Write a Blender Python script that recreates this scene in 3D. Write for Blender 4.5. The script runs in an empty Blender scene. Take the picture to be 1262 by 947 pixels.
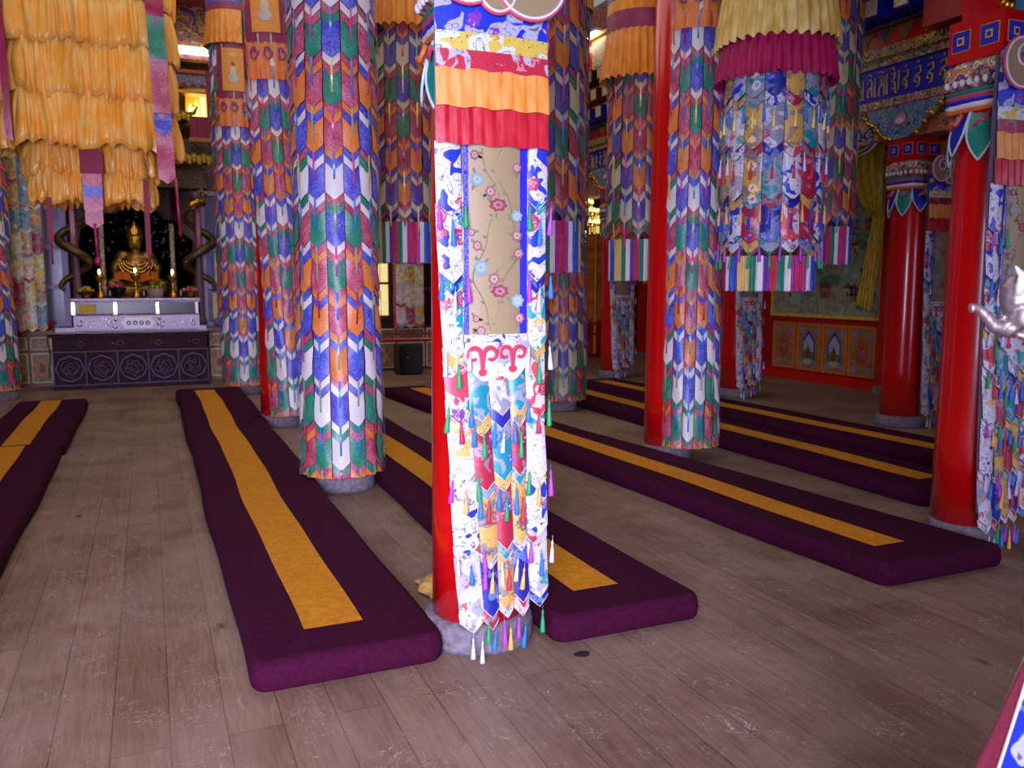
import bpy, math, random
from mathutils import Vector, Matrix, Euler
random.seed(7)
PI = math.pi
sc = bpy.context.scene
COL = sc.collection
R = math.radians

# ------------------------------------------------------------------ helpers
def lin(h):
    h = h.lstrip('#'); v = [int(h[i:i+2], 16)/255 for i in (0, 2, 4)]
    return tuple([(c/12.92 if c <= .04045 else ((c+.055)/1.055)**2.4) for c in v] + [1.0])

class MB:
    """collects faces with material slots and links them as ONE mesh object"""
    def __init__(s): s.v = []; s.f = []; s.m = []; s.mats = []; s.sm = []
    def slot(s, mat):
        if mat not in s.mats: s.mats.append(mat)
        return s.mats.index(mat)
    def face(s, idx, mat, smooth=True):
        s.f.append(tuple(idx)); s.m.append(s.slot(mat)); s.sm.append(smooth)
    def grid(s, fn, nu, nv, mat, wrap=False, smooth=True):
        b = len(s.v); cols = nu if wrap else nu+1
        for j in range(nv+1):
            for i in range(cols): s.v.append(tuple(fn(i/nu, j/nv)))
        for j in range(nv):
            for i in range(nu):
                i2 = (i+1) % cols if wrap else i+1
                s.face((b+j*cols+i, b+j*cols+i2, b+(j+1)*cols+i2, b+(j+1)*cols+i), mat, smooth)
    def box(s, x0, x1, y0, y1, z0, z1, mat):
        b = len(s.v)
        s.v += [(x0,y0,z0),(x1,y0,z0),(x1,y1,z0),(x0,y1,z0),(x0,y0,z1),(x1,y0,z1),(x1,y1,z1),(x0,y1,z1)]
        for q in ((0,3,2,1),(4,5,6,7),(0,1,5,4),(1,2,6,5),(2,3,7,6),(3,0,4,7)):
            s.face([b+k for k in q], mat, False)
    def tube(s, pts, rad, mat, n=8, cap=True):
        pts = [Vector(p) for p in pts]; b = len(s.v)
        if not hasattr(rad, '__len__'): rad = [rad]*len(pts)
        ref = None
        for k, p in enumerate(pts):
            d = (pts[min(k+1, len(pts)-1)] - pts[max(k-1, 0)])
            d = d.normalized() if d.length > 1e-9 else Vector((0,0,1))
            if ref is None:
                ref = Vector((1,0,0)) if abs(d.x) < .8 else Vector((0,1,0))
            a = (ref - d*ref.dot(d)).normalized(); ref = a; c = d.cross(a)
            for i in range(n):
                t = 2*PI*i/n; s.v.append(tuple(p + (a*math.cos(t)+c*math.sin(t))*rad[k]))
        for k in range(len(pts)-1):
            for i in range(n):
                s.face((b+k*n+i, b+k*n+(i+1)%n, b+(k+1)*n+(i+1)%n, b+(k+1)*n+i), mat)
        if cap:
            s.face([b+i for i in range(n)][::-1], mat); s.face([b+(len(pts)-1)*n+i for i in range(n)], mat)
    def lathe(s, prof, mat, n=24, c=(0,0), cap=True, rfn=None):
        b = len(s.v)
        for (r, z) in prof:
            for i in range(n):
                t = 2*PI*i/n; rr = r*(rfn(t, z) if rfn else 1)
                s.v.append((c[0]+rr*math.cos(t), c[1]+rr*math.sin(t), z))
        for k in range(len(prof)-1):
            for i in range(n):
                s.face((b+k*n+i, b+k*n+(i+1)%n, b+(k+1)*n+(i+1)%n, b+(k+1)*n+i), mat)
        if cap:
            s.face([b+i for i in range(n)][::-1], mat, False); s.face([b+(len(prof)-1)*n+i for i in range(n)], mat, False)
    def ball(s, c, r, mat, n=10, m=7):
        if not hasattr(r, '__len__'): r = (r, r, r)
        s.grid(lambda u, v: (c[0]+r[0]*math.cos(2*PI*u)*math.sin(PI*v), c[1]+r[1]*math.sin(2*PI*u)*math.sin(PI*v), c[2]-r[2]*math.cos(PI*v)), n, m, mat, wrap=True)
    def prism(s, poly, fn, d, mat, mat_side=None):
        """poly 2D outline, fn(a,b,depth)->3D, thickness d"""
        n = len(poly); b = len(s.v)
        for (a, c) in poly: s.v.append(tuple(fn(a, c, 0)))
        for (a, c) in poly: s.v.append(tuple(fn(a, c, d)))
        s.face(range(b, b+n), mat, False); s.face([b+n+i for i in range(n)][::-1], mat, False)
        for i in range(n): s.face((b+i, b+(i+1)%n, b+n+(i+1)%n, b+n+i), mat_side or mat, False)
    def build(s, name, parent=None, loc=None, mats=None):
        me = bpy.data.meshes.new(name); me.from_pydata(s.v, [], s.f)
        for m in s.mats: me.materials.append(m)
        me.polygons.foreach_set('material_index', s.m); me.polygons.foreach_set('use_smooth', s.sm)
        me.update()
        o = bpy.data.objects.new(name, me); COL.objects.link(o)
        if parent: o.parent = parent
        if loc: o.location = loc
        return o

def tag(o, label=None, cat=None, group=None, kind=None):
    if label: o['label'] = label
    if cat: o['category'] = cat
    if group: o['group'] = group
    if kind: o['kind'] = kind
    return o
def empty(name, loc=(0,0,0), rz=0, label=None, cat=None, group=None, kind=None):
    o = bpy.data.objects.new(name, None); COL.objects.link(o); o.empty_display_size = .1
    o.location = loc; o.rotation_euler.z = rz
    return tag(o, label, cat, group, kind)
def kids(o): return [c for c in bpy.data.objects if c.parent == o]
def copy_tree(o, parent=None):
    c = o.copy(); COL.objects.link(c)
    if parent: c.parent = parent
    for ch in kids(o): copy_tree(ch, c)
    return c

# ------------------------------------------------------------------ materials
MC = {}
def newmat(name):
    m = bpy.data.materials.new(name); m.use_nodes = True
    nt = m.node_tree; nt.nodes.clear()
    out = nt.nodes.new('ShaderNodeOutputMaterial'); b = nt.nodes.new('ShaderNodeBsdfPrincipled')
    nt.links.new(b.outputs[0], out.inputs[0])
    return m, nt, b
def N(nt, t, **kw):
    n = nt.nodes.new(t)
    for k, v in kw.items():
        if k.startswith('i_'):
            k = k[2:]; k = int(k) if k.isdigit() else k.replace('_', ' ')
            n.inputs[k].default_value = v
        else: setattr(n, k, v)
    return n
def coords(nt, scale=(1,1,1), rot=(0,0,0), loc=(0,0,0)):
    tc = N(nt, 'ShaderNodeTexCoord'); mp = N(nt, 'ShaderNodeMapping')
    mp.inputs['Scale'].default_value = scale; mp.inputs['Rotation'].default_value = rot; mp.inputs['Location'].default_value = loc
    nt.links.new(tc.outputs['Object'], mp.inputs['Vector']); return mp.outputs[0]
def ramp(nt, fac, stops, interp='LINEAR'):
    r = N(nt, 'ShaderNodeValToRGB'); r.color_ramp.interpolation = interp
    e = r.color_ramp.elements
    while len(e) < len(stops): e.new(.5)
    for k, (p, c) in enumerate(stops): e[k].position = p; e[k].color = c if len(c) == 4 else (*c, 1)
    nt.links.new(fac, r.inputs[0]); return r.outputs[0]
def mixc(nt, fac, a, b):
    m = N(nt, 'ShaderNodeMix', data_type='RGBA')
    for s, v in ((m.inputs[0], fac), (m.inputs[6], a), (m.inputs[7], b)):
        if hasattr(v, 'links') or hasattr(v, 'is_linked'): nt.links.new(v, s)
        else: s.default_value = v
    return m.outputs[2]
def noise(nt, vec, scale, detail=2, dist=0, rough=.5):
    n = N(nt, 'ShaderNodeTexNoise'); n.inputs['Scale'].default_value = scale; n.inputs['Detail'].default_value = detail
    n.inputs['Distortion'].default_value = dist; n.inputs['Roughness'].default_value = rough
    nt.links.new(vec, n.inputs['Vector']); return n
def bump(nt, b, h, strength=.3, dist=.01):
    bp = N(nt, 'ShaderNodeBump'); bp.inputs['Strength'].default_value = strength; bp.inputs['Distance'].default_value = dist
    nt.links.new(h, bp.inputs['Height']); nt.links.new(bp.outputs[0], b.inputs['Normal'])

def plain(name, col, rough=.5, metal=0, spec=.5, coat=0, vary=.12, vs=6, bumps=0):
    if name in MC: return MC[name]
    m, nt, b = newmat(name); c = lin(col) if isinstance(col, str) else col
    v = coords(nt); n = noise(nt, v, vs, 4)
    d = tuple([x*(1-vary*1.6) for x in c[:3]]+[1]); l = tuple([min(1, x*(1+vary)) for x in c[:3]]+[1])
    nt.links.new(ramp(nt, n.outputs[0], [(.3, d), (.7, l)]), b.inputs['Base Color'])
    b.inputs['Roughness'].default_value = rough; b.inputs['Metallic'].default_value = metal
    b.inputs['Specular IOR Level'].default_value = spec; b.inputs['Coat Weight'].default_value = coat
    if bumps:
        n2 = noise(nt, v, 90, 3); bump(nt, b, n2.outputs[0], bumps, .004)
    MC[name] = m; return m
def emit(name, col, strength):
    if name in MC: return MC[name]
    m, nt, b = newmat(name); b.inputs['Base Color'].default_value = lin(col)
    b.inputs['Emission Color'].default_value = lin(col); b.inputs['Emission Strength'].default_value = strength
    MC[name] = m; return m
def brocade(name, base, thread='#D8D4E0', amt=.5, scale=52, rough=.42):
    """silk damask: fine woven curls of a lighter thread over the ground colour"""
    if name in MC: return MC[name]
    m, nt, b = newmat(name); v = coords(nt)
    n1 = noise(nt, v, scale, 1.5, 2.2); n2 = noise(nt, v, 9, 2)
    f = ramp(nt, n1.outputs[0], [(.42, (0,0,0)), (.49, (1,1,1)), (.56, (1,1,1)), (.62, (.1,.1,.1))])
    mt = N(nt, 'ShaderNodeMath', operation='MULTIPLY'); nt.links.new(f, mt.inputs[0])
    f2 = ramp(nt, n2.outputs[0], [(.35, (amt*.45,)*3), (.65, (amt*1.15,)*3)]); nt.links.new(f2, mt.inputs[1])
    nt.links.new(mixc(nt, mt.outputs[0], lin(base), lin(thread)), b.inputs['Base Color'])
    b.inputs['Roughness'].default_value = rough; b.inputs['Sheen Weight'].default_value = .05
    b.inputs['Specular IOR Level'].default_value = .6
    n3 = noise(nt, v, 26, 2); bump(nt, b, n3.outputs[0], .35, .006)
    MC[name] = m; return m
def floral(name, ground, cloud='#EEEAF2', f1='#7A4FA0', f2='#C8405A', leaf='#4C8A6A', cs=16, fs=13, th=.5, rough=.42, line='#3E3A48'):
    """large-figured silk brocade: clouds, petalled flowers and fine outlines"""
    if name in MC: return MC[name]
    m, nt, b = newmat(name); v = coords(nt)
    nz = noise(nt, v, cs*.8, 1.2, .5)
    cl = ramp(nt, nz.outputs[0], [(th-.012, (0,0,0)), (th+.012, (1,1,1))])
    c0 = mixc(nt, cl, lin(ground), lin(cloud))
    ln = ramp(nt, nz.outputs[0], [(th+.10, (0,0,0)), (th+.11, (1,1,1)), (th+.125, (0,0,0))])
    c1 = mixc(nt, ln, c0, lin(line))
    # little marks of contrasting thread
    sp = noise(nt, v, cs*7, 1, .6); spk = ramp(nt, sp.outputs[0], [(.66, (0,0,0)), (.68, (.8,.8,.8))])
    c1 = mixc(nt, spk, c1, lin(line))
    vo = N(nt, 'ShaderNodeTexVoronoi'); vo.inputs['Scale'].default_value = fs
    # distort coordinates so the flowers get ragged petals
    add = N(nt, 'ShaderNodeMixRGB', blend_type='ADD'); add.inputs[0].default_value = .035
    nd = noise(nt, v, fs*5, 1); nt.links.new(v, add.inputs[1]); nt.links.new(nd.outputs['Color'], add.inputs[2])
    nt.links.new(add.outputs[0], vo.inputs['Vector'])
    fl = ramp(nt, vo.outputs['Distance'], [(.0, (1,1,1)), (.40, (1,1,1)), (.42, (0,0,0))])
    sel = N(nt, 'ShaderNodeSeparateColor'); nt.links.new(vo.outputs['Color'], sel.inputs[0])
    fc = ramp(nt, sel.outputs[0], [(0, lin(f1)), (.36, lin(f2)), (.62, lin(leaf)), (.8, lin(cloud))], 'CONSTANT')
    # ring structure inside flower
    rg = ramp(nt, vo.outputs['Distance'], [(.0, lin('#F2DDE8')), (.07, lin('#F2DDE8')), (.09, lin(f1)), (.15, lin(f1)), (.17, (1,1,1,1))])
    rgm = ramp(nt, vo.outputs['Distance'], [(.15, (1,1,1)), (.17, (0,0,0)), (.22, (0,0,0)), (.24, (.7,.7,.7)), (.27, (0,0,0))])
    fcol = mixc(nt, rgm, fc, rg)
    keep = ramp(nt, sel.outputs[1], [(0, (1,1,1)), (.55, (0,0,0))], 'CONSTANT')
    mm = N(nt, 'ShaderNodeMath', operation='MULTIPLY'); nt.links.new(fl, mm.inputs[0]); nt.links.new(keep, mm.inputs[1])
    nt.links.new(mixc(nt, mm.outputs[0], c1, fcol), b.inputs['Base Color'])
    b.inputs['Roughness'].default_value = rough; b.inputs['Specular IOR Level'].default_value = .6; b.inputs['Sheen Weight'].default_value = .05
    n3 = noise(nt, v, 18, 2); bump(nt, b, n3.outputs[0], .3, .008)
    MC[name] = m; return m
def satin(name, col, hi=None, rough=.33, bs=.35, ns=22, sz=.35):
    if name in MC: return MC[name]
    m, nt, b = newmat(name); v = coords(nt, (1,1,sz)); n = noise(nt, v, ns, 3)
    c = lin(col); h = lin(hi) if hi else tuple(min(1, x*1.3) for x in c[:3])+(1,)
    nt.links.new(ramp(nt, n.outputs[0], [(.35, c), (.7, h)]), b.inputs['Base Color'])
    b.inputs['Roughness'].default_value = rough; b.inputs['Sheen Weight'].default_value = .06; b.inputs['Sheen Roughness'].default_value = .4
    b.inputs['Specular IOR Level'].default_value = .65
    bump(nt, b, n.outputs[0], bs, .01)
    MC[name] = m; return m
def ornate(name, cols, scale=14, rough=.45, dist=1.1, sx=(1,1,1)):
    """painted scrollwork: many-coloured outlined curls"""
    if name in MC: return MC[name]
    m, nt, b = newmat(name); v = coords(nt, sx); n = noise(nt, v, scale, .6, dist)
    k = len(cols); st = []
    lo, hi = .28, .72
    for i, c in enumerate(cols):
        p = lo+(hi-lo)*i/k
        st.append((p, lin(c)))
    r1 = ramp(nt, n.outputs[0], st[:31], 'CONSTANT')
    mt = N(nt, 'ShaderNodeMath', operation='MULTIPLY'); mt.inputs[1].default_value = k/(hi-lo)
    sb = N(nt, 'ShaderNodeMath', operation='SUBTRACT'); sb.inputs[1].default_value = lo
    nt.links.new(n.outputs[0], sb.inputs[0]); nt.links.new(sb.outputs[0], mt.inputs[0])
    fr = N(nt, 'ShaderNodeMath', operation='FRACT'); nt.links.new(mt.outputs[0], fr.inputs[0])
    e = ramp(nt, fr.outputs[0], [(0, (1,1,1)), (.14, (0,0,0))], 'CONSTANT')
    nt.links.new(mixc(nt, e, r1, lin('#E0C27A')), b.inputs['Base Color'])
    b.inputs['Roughness'].default_value = rough
    MC[name] = m; return m
def stripes(name, cols, fine=220):
    """rainbow thread fringe wrapped round a drum: bands by angle"""
    if name in MC: return MC[name]
    m, nt, b = newmat(name); tc = N(nt, 'ShaderNodeTexCoord'); sx = N(nt, 'ShaderNodeSeparateXYZ')
    nt.links.new(tc.outputs['Object'], sx.inputs[0])
    at = N(nt, 'ShaderNodeMath', operation='ARCTAN2'); nt.links.new(sx.outputs[1], at.inputs[0]); nt.links.new(sx.outputs[0], at.inputs[1])
    mu = N(nt, 'ShaderNodeMath', operation='MULTIPLY'); mu.inputs[1].default_value = 3/(2*PI); nt.links.new(at.outputs[0], mu.inputs[0])
    fr = N(nt, 'ShaderNodeMath', operation='FRACT'); ad = N(nt, 'ShaderNodeMath', operation='ADD'); ad.inputs[1].default_value = 5
    nt.links.new(mu.outputs[0], ad.inputs[0]); nt.links.new(ad.outputs[0], fr.inputs[0])
    nt.links.new(ramp(nt, fr.outputs[0], [(i/len(cols), lin(c)) for i, c in enumerate(cols)], 'CONSTANT'), b.inputs['Base Color'])
    n = noise(nt, coords(nt, (1,1,.04)), fine, 1); bump(nt, b, n.outputs[0], .8, .01)
    b.inputs['Roughness'].default_value = .5
    MC[name] = m; return m

WHITE = brocade('white_silk', '#DAD5D2', '#F4F0EE', .35)
BLUE = brocade('blue_silk', '#2024B8', '#B8BCF4', .42)
PINK = brocade('crimson_silk', '#AC1C48', '#F0A8BC', .5)
GREEN = brocade('green_silk', '#067458', '#6CC8AC', .42)
ORANGE = brocade('orange_silk', '#DC741C', '#F6C088', .38, 40)
CREAM = brocade('cream_silk', '#DDCFA0', '#F2E8C8', .3)
CH = dict(W=WHITE, B=BLUE, P=PINK, G=GREEN, O=ORANGE, C=CREAM)
CH_NEW = CH
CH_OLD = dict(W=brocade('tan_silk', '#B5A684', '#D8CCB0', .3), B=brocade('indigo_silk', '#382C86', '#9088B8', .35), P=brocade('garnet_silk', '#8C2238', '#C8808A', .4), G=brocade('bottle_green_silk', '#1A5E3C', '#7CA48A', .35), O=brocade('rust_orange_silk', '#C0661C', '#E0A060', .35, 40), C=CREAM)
RIB = dict(W=satin('yellow_ribbon', '#D8C060'), B=satin('yellow_ribbon', '#D8C060'), P=satin('red_ribbon', '#B02030'),
           G=satin('sage_ribbon', '#8FA27A'), O=satin('red_ribbon', '#B02030'))
RIB2 = [satin('sky_ribbon', '#2C7CD0'), satin('magenta_ribbon', '#C83C8C'), satin('yellow_ribbon', '#D8C060'), satin('red_ribbon', '#B02030'), satin('sage_ribbon', '#8FA27A')]
REDLAC = plain('red_lacquer', '#C60A0C', .22, spec=.55, coat=.3, vary=.06, vs=3)
REDWALL = plain('red_wall_paint', '#A20A10', .5, vary=.1)
GOLD = plain('gold_leaf', '#D9A62C', .3, 1, vary=.2, vs=14)
GOLDB = plain('bright_filigree_gold', '#F0CC50', .4, .35, vary=.15, vs=20)
GOLDP = plain('gold_paint', '#E0B040', .45, 0, vary=.15, vs=20)
STONE = plain('stone_base', '#7C727C', .85, vary=.25, vs=30, bumps=.6)
SILVER = plain('embossed_silver', '#8E808C', .34, 1, vary=.2, vs=40, bumps=.7)
DKWOOD = plain('dark_carved_wood', '#3A1024', .6, 0, .2, vary=.3, vs=12)
LILACW = plain('lilac_painted_wood', '#A59AC4', .5, vary=.15)
BLUEP = plain('royal_blue_paint', '#1420B4', .45, vary=.12)
ORA = satin('orange_satin', '#E58A34', '#F2AE62')
ORA2 = satin('deep_orange_satin', '#D07818', '#E89A30')
REDS = satin('red_satin', '#B01426', '#D03040')
MAG = satin('magenta_satin', '#980A44', '#AE1E58')
YELS = satin('gold_yellow_satin', '#C8A23C', '#EAD488')
GOLDS = satin('golden_satin', '#FFB034', '#FFCC70', .34, .5, 10, .6)
FRINGE = stripes('rainbow_fringe', ['#10806A', '#E8E4E0', '#B21C90', '#C8143C', '#B82CA0', '#E8E4E0', '#1E5CC8', '#2448B8', '#E0B860', '#D8C070', '#168060', '#E8E4E0', '#6A30A0', '#C81C3C'])

# ------------------------------------------------------------------ setting
def wood_floor():
    m, nt, b = newmat('worn_plank_floor')
    tc = N(nt, 'ShaderNodeTexCoord'); mp = N(nt, 'ShaderNodeMapping'); mp.inputs['Rotation'].default_value = (0, 0, PI/2)
    nt.links.new(tc.outputs['Object'], mp.inputs['Vector'])
    br = N(nt, 'ShaderNodeTexBrick'); nt.links.new(mp.outputs[0], br.inputs['Vector'])
    br.inputs['Scale'].default_value = 1; br.inputs['Mortar Size'].default_value = .0022; br.inputs['Brick Width'].default_value = 2.9
    br.inputs['Row Height'].default_value = .185; br.inputs['Bias'].default_value = 0; br.offset = .37
    br.inputs['Color1'].default_value = lin('#806450'); br.inputs['Color2'].default_value = lin('#92765E'); br.inputs['Mortar'].default_value = lin('#46362C')
    v = coords(nt, (6, .45, 1)); g = noise(nt, v, 7, 8, 1.3, .62)
    c1 = mixc(nt, ramp(nt, g.outputs[0], [(.32, (.55,)*3), (.62, (0,)*3)]), br.outputs[0], lin('#523522'))
    v2 = coords(nt); w = noise(nt, v2, 1.6, 7, .6, .65)
    c2 = mixc(nt, ramp(nt, w.outputs[0], [(.38, (0,)*3), (.7, (.55,)*3)]), c1, lin('#A68E7A'))
    # pale scratches, worn in the walkway
    sv = coords(nt, (1, 1, 1), (0, 0, .5)); sn = noise(nt, sv, 3.2, 3, 4.5, .6)
    sl = ramp(nt, sn.outputs[0], [(.495, (0,)*3), (.5, (.8,)*3), (.505, (0,)*3)])
    brk = noise(nt, v2, 5, 4); bm = ramp(nt, brk.outputs[0], [(.47, (0,)*3), (.58, (.9,)*3)])
    mm = N(nt, 'ShaderNodeMath', operation='MULTIPLY'); nt.links.new(sl, mm.inputs[0]); nt.links.new(bm, mm.inputs[1])
    c3 = mixc(nt, mm.outputs[0], c2, lin('#D8D0D0'))
    kn = N(nt, 'ShaderNodeTexVoronoi'); kn.inputs['Scale'].default_value = 1; nt.links.new(coords(nt, (3.2, 1.5, 1)), kn.inputs['Vector'])
    c4 = mixc(nt, ramp(nt, kn.outputs['Distance'], [(.03, (.75,)*3), (.09, (0,)*3)]), c3, lin('#3A2418'))
    nt.links.new(c4, b.inputs['Base Color'])
    nt.links.new(ramp(nt, w.outputs[0], [(.3, (.38,)*3), (.7, (.62,)*3)]), b.inputs['Roughness'])
    b.inputs['Specular IOR Level'].default_value = .45
    bump(nt, b, g.outputs[0], .25, .004)
    return m
FLOOR = wood_floor()
mb = MB(); mb.box(-6, 9.5, -4, 16.5, -.1, 0, FLOOR); tag(mb.build('floor'), kind='structure')
mb = MB(); mb.box(9.5, 9.7, -4, 16.5, -.1, 6.3, REDWALL); wall_r = tag(mb.build('wall_right'), kind='structure')
ORNB = ornate('painted_back_wall', ['#3A1C14', '#6E2A18', '#244A46', '#7A5A24', '#2A2A5A', '#8A2A1C', '#3E5C3A', '#5A2418'], 9)
mb = MB(); mb.box(-6, 9.5, 16.5, 16.7, -.1, 6.3, ORNB); wall_b = tag(mb.build('wall_back'), kind='structure')
mb = MB(); mb.box(-6.2, -6, -4, 16.5, -.1, 6.3, REDWALL); tag(mb.build('wall_left'), kind='structure')
# front wall with the door opening the light comes through, behind the camera
mb = MB(); mb.box(-6, -2.3, -1.8, -1.6, 0, 6.3, REDWALL); mb.box(.2, 6.8, -1.8, -1.6, 0, 6.3, REDWALL); mb.box(-2.3, .2, -1.8, -1.6, 3.0, 6.3, REDWALL); mb.box(7.6, 9.5, -1.8, -1.6, 0, 6.3, REDWALL); mb.box(6.8, 7.6, -1.8, -1.6, 3.0, 6.3, REDWALL)
tag(mb.build('wall_front'), kind='structure')
CEIL = plain('ceiling_boards', '#8A3420', .7)
mb = MB()
mb.box(-6, 9.5, -4, 2.6, 6.1, 6.3, CEIL); mb.box(-6, -2.4, 2.6, 16.5, 6.1, 6.3, CEIL); mb.box(8.0, 9.5, 2.6, 16.5, 6.1, 6.3, CEIL); mb.box(-2.4, 8.0, 14.5, 16.5, 6.1, 6.3, CEIL)  # gap left over the atrium so ambient light gets in
tag(mb.build('ceiling'), kind='structure')

# ------------------------------------------------------------------ red columns
CA = [(1.279, 3.362), (1.30, 6.30), (1.27, 9.40), (1.2, 12.3)]
def shaft_obj(h, root, r0=.2, r1=.155):
    mb = MB(); mb.lathe([(r0, .1), (r0*.985, .6), (r0*.95, 1.6), ((r0+r1)/2, 2.6), (r1, h)], REDLAC, 32); return mb.build('shaft', root)
def stone_obj(root, r=.235):
    mb = MB(); mb.lathe([(r*1.02, .0), (r*1.04, .02), (r*1.03, .085), (r*.98, .115), (r*.82, .122)], STONE, 40, rfn=lambda t, z: 1+.006*math.sin(t*23)+.004*math.sin(t*41)); return mb.build('stone_base', root)
def petal(mb, ang, zt, zb, w, mat, edge, R0=.17):
    # one carved lotus leaf curling out from the shaft
    def fn(u, v):
        ww = w*math.sin(PI*min(1, .28+v*.72))**.8 if v < .5 else w*(1-((v-.5)/.5)**1.6)
        out = R0 + .03*math.sin(PI*v) + .05*v*v
        a = ang + (u-.5)*2*ww/out
        return (out*math.cos(a), out*math.sin(a), zt+(zb-zt)*v + .02*abs(u-.5))
    mb.grid(fn, 6, 8, mat)
    for e in (0, 1):
        mb.tube([(fn(e, k/8)) for k in range(9)], .007, edge, 5)
def capital(root, zt=2.0):
    """petals, rainbow ripple bands, pearls and the squared red block, from zt+.25 upwards"""
    TEAL = plain('teal_paint', '#0E8A78', .4); WH = plain('white_paint', '#E4E0E4', .45)
    OR_ = plain('orange_paint', '#D8702C', .45); PK = plain('pink_paint', '#C8486E', .45); BL = BLUEP
    mb = MB()
    for k in range(8):
        a = k*PI/4+PI/8
        petal(mb, a, 2.52, 2.26 if k % 2 else 2.22, .075, [TEAL, BL][k % 2], plain('pale_paint', '#C8D8E0', .45))
        mb.tube([(.2*math.cos(a+.2), .2*math.sin(a+.2), 2.50), (.225*math.cos(a+.12), .225*math.sin(a+.12), 2.44), (.235*math.cos(a), .235*math.sin(a), 2.46), (.225*math.cos(a-.12), .225*math.sin(a-.12), 2.42)], .012, [PK, OR_][k % 2], 6)
    mb.build('lotus_petals', root)
    mb = MB()
    cols = [OR_, WH, BL, PK, TEAL, OR_]
    def sq(t): c, s = abs(math.cos(t)), abs(math.sin(t)); return 1/max(c, s)**.75
    for i, cm in enumerate(cols[:5]):
        z0 = 2.51+i*.026
        mb.lathe([(.185, z0), (.192, z0+.013), (.185, z0+.026)], cm, 48, cap=(i == 4), rfn=lambda t, z: sq(t)*(1+.012*math.sin(16*t)))
    mb.build('ripple_bands', root)
    mb = MB()
    mb.lathe([(.17, 2.64), (.20, 2.66), (.2, 2.76), (.17, 2.80)], ornate('scroll_paint', ['#3A1C5A', '#1E3CA0', '#B83A2A', '#D8702C', '#2A8A70', '#E0D8D0', '#A82858', '#1E2C90'], 12), 48, rfn=lambda t, z: sq(t))
    for k in range(28):
        t = 2*PI*k/28; r = .205*sq(t); mb.ball((r*math.cos(t), r*math.sin(t), 2.675), (.016, .016, .022), WH, 8, 5)
    mb.build('pearl_band', root)
    mb = MB(); mb.box(-.175, .175, -.175, .175, 2.80, 3.03, REDLAC)
    for (s, ax) in ((-1, 0), (1, 0), (-1, 1), (1, 1)):
        for q in (-.09, .09):
            def pt(a, b2, d, s=s, ax=ax, q=q):
                return (s*(.175+d), q+a, b2) if ax == 0 else (q+a, s*(.175+d), b2)
            for (w, d, mt) in ((.058, .004, GOLDP), (.053, .008, BL), (.022, .011, GOLDP), (.012, .014, BL)):
                mb.prism([(-w, 2.915-w), (w, 2.915-w), (w, 2.915+w), (-w, 2.915+w)], pt, d, mt)
    mb.build('capital_block', root)
    return root
def column(x, y, label, h=6.1, cap=False, sr=.235):
    root = empty('red_column', (x, y, 0), 0, label, 'column', 'red lacquered columns of the hall')
    shaft_obj(2.74 if cap else h, root); stone_obj(root, sr)
    if cap: capital(root)
    return root
col_front = column(*CA[0], 'glossy red column in the centre foreground behind the floral silk banner', cap=True)
column(CA[1][0], CA[1][1], 'column wrapped in chevron silk just left of the central column, stone foot visible')
column(CA[2][0], CA[2][1], 'column whose red foot shows left of the chevron wrap, third in the row')
column(CA[3][0], CA[3][1], 'farthest wrapped column right of the altar aisle')
column(-1.88, 12.9, 'column at the left edge of the view beside the altar')
column(4.55, 9.2, 'column wrapped in dark chevron silk just right of the central banner')
column(4.21, 6.3, 'tall red column with its bare left side showing beside chevron silk', sr=.21)
c12 = column(4.53, 3.52, 'large glossy red column at the right with painted capital', cap=True, sr=.207)
c11 = column(7.45, 6.68, 'red column with small painted capital behind the large right column', cap=True)
column(7.3, 9.3, 'slim red column below the big hanging silk drum', cap=True)
column(6.95, 12.0, 'dark red column far back under the gold-valanced drum', cap=True)

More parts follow.
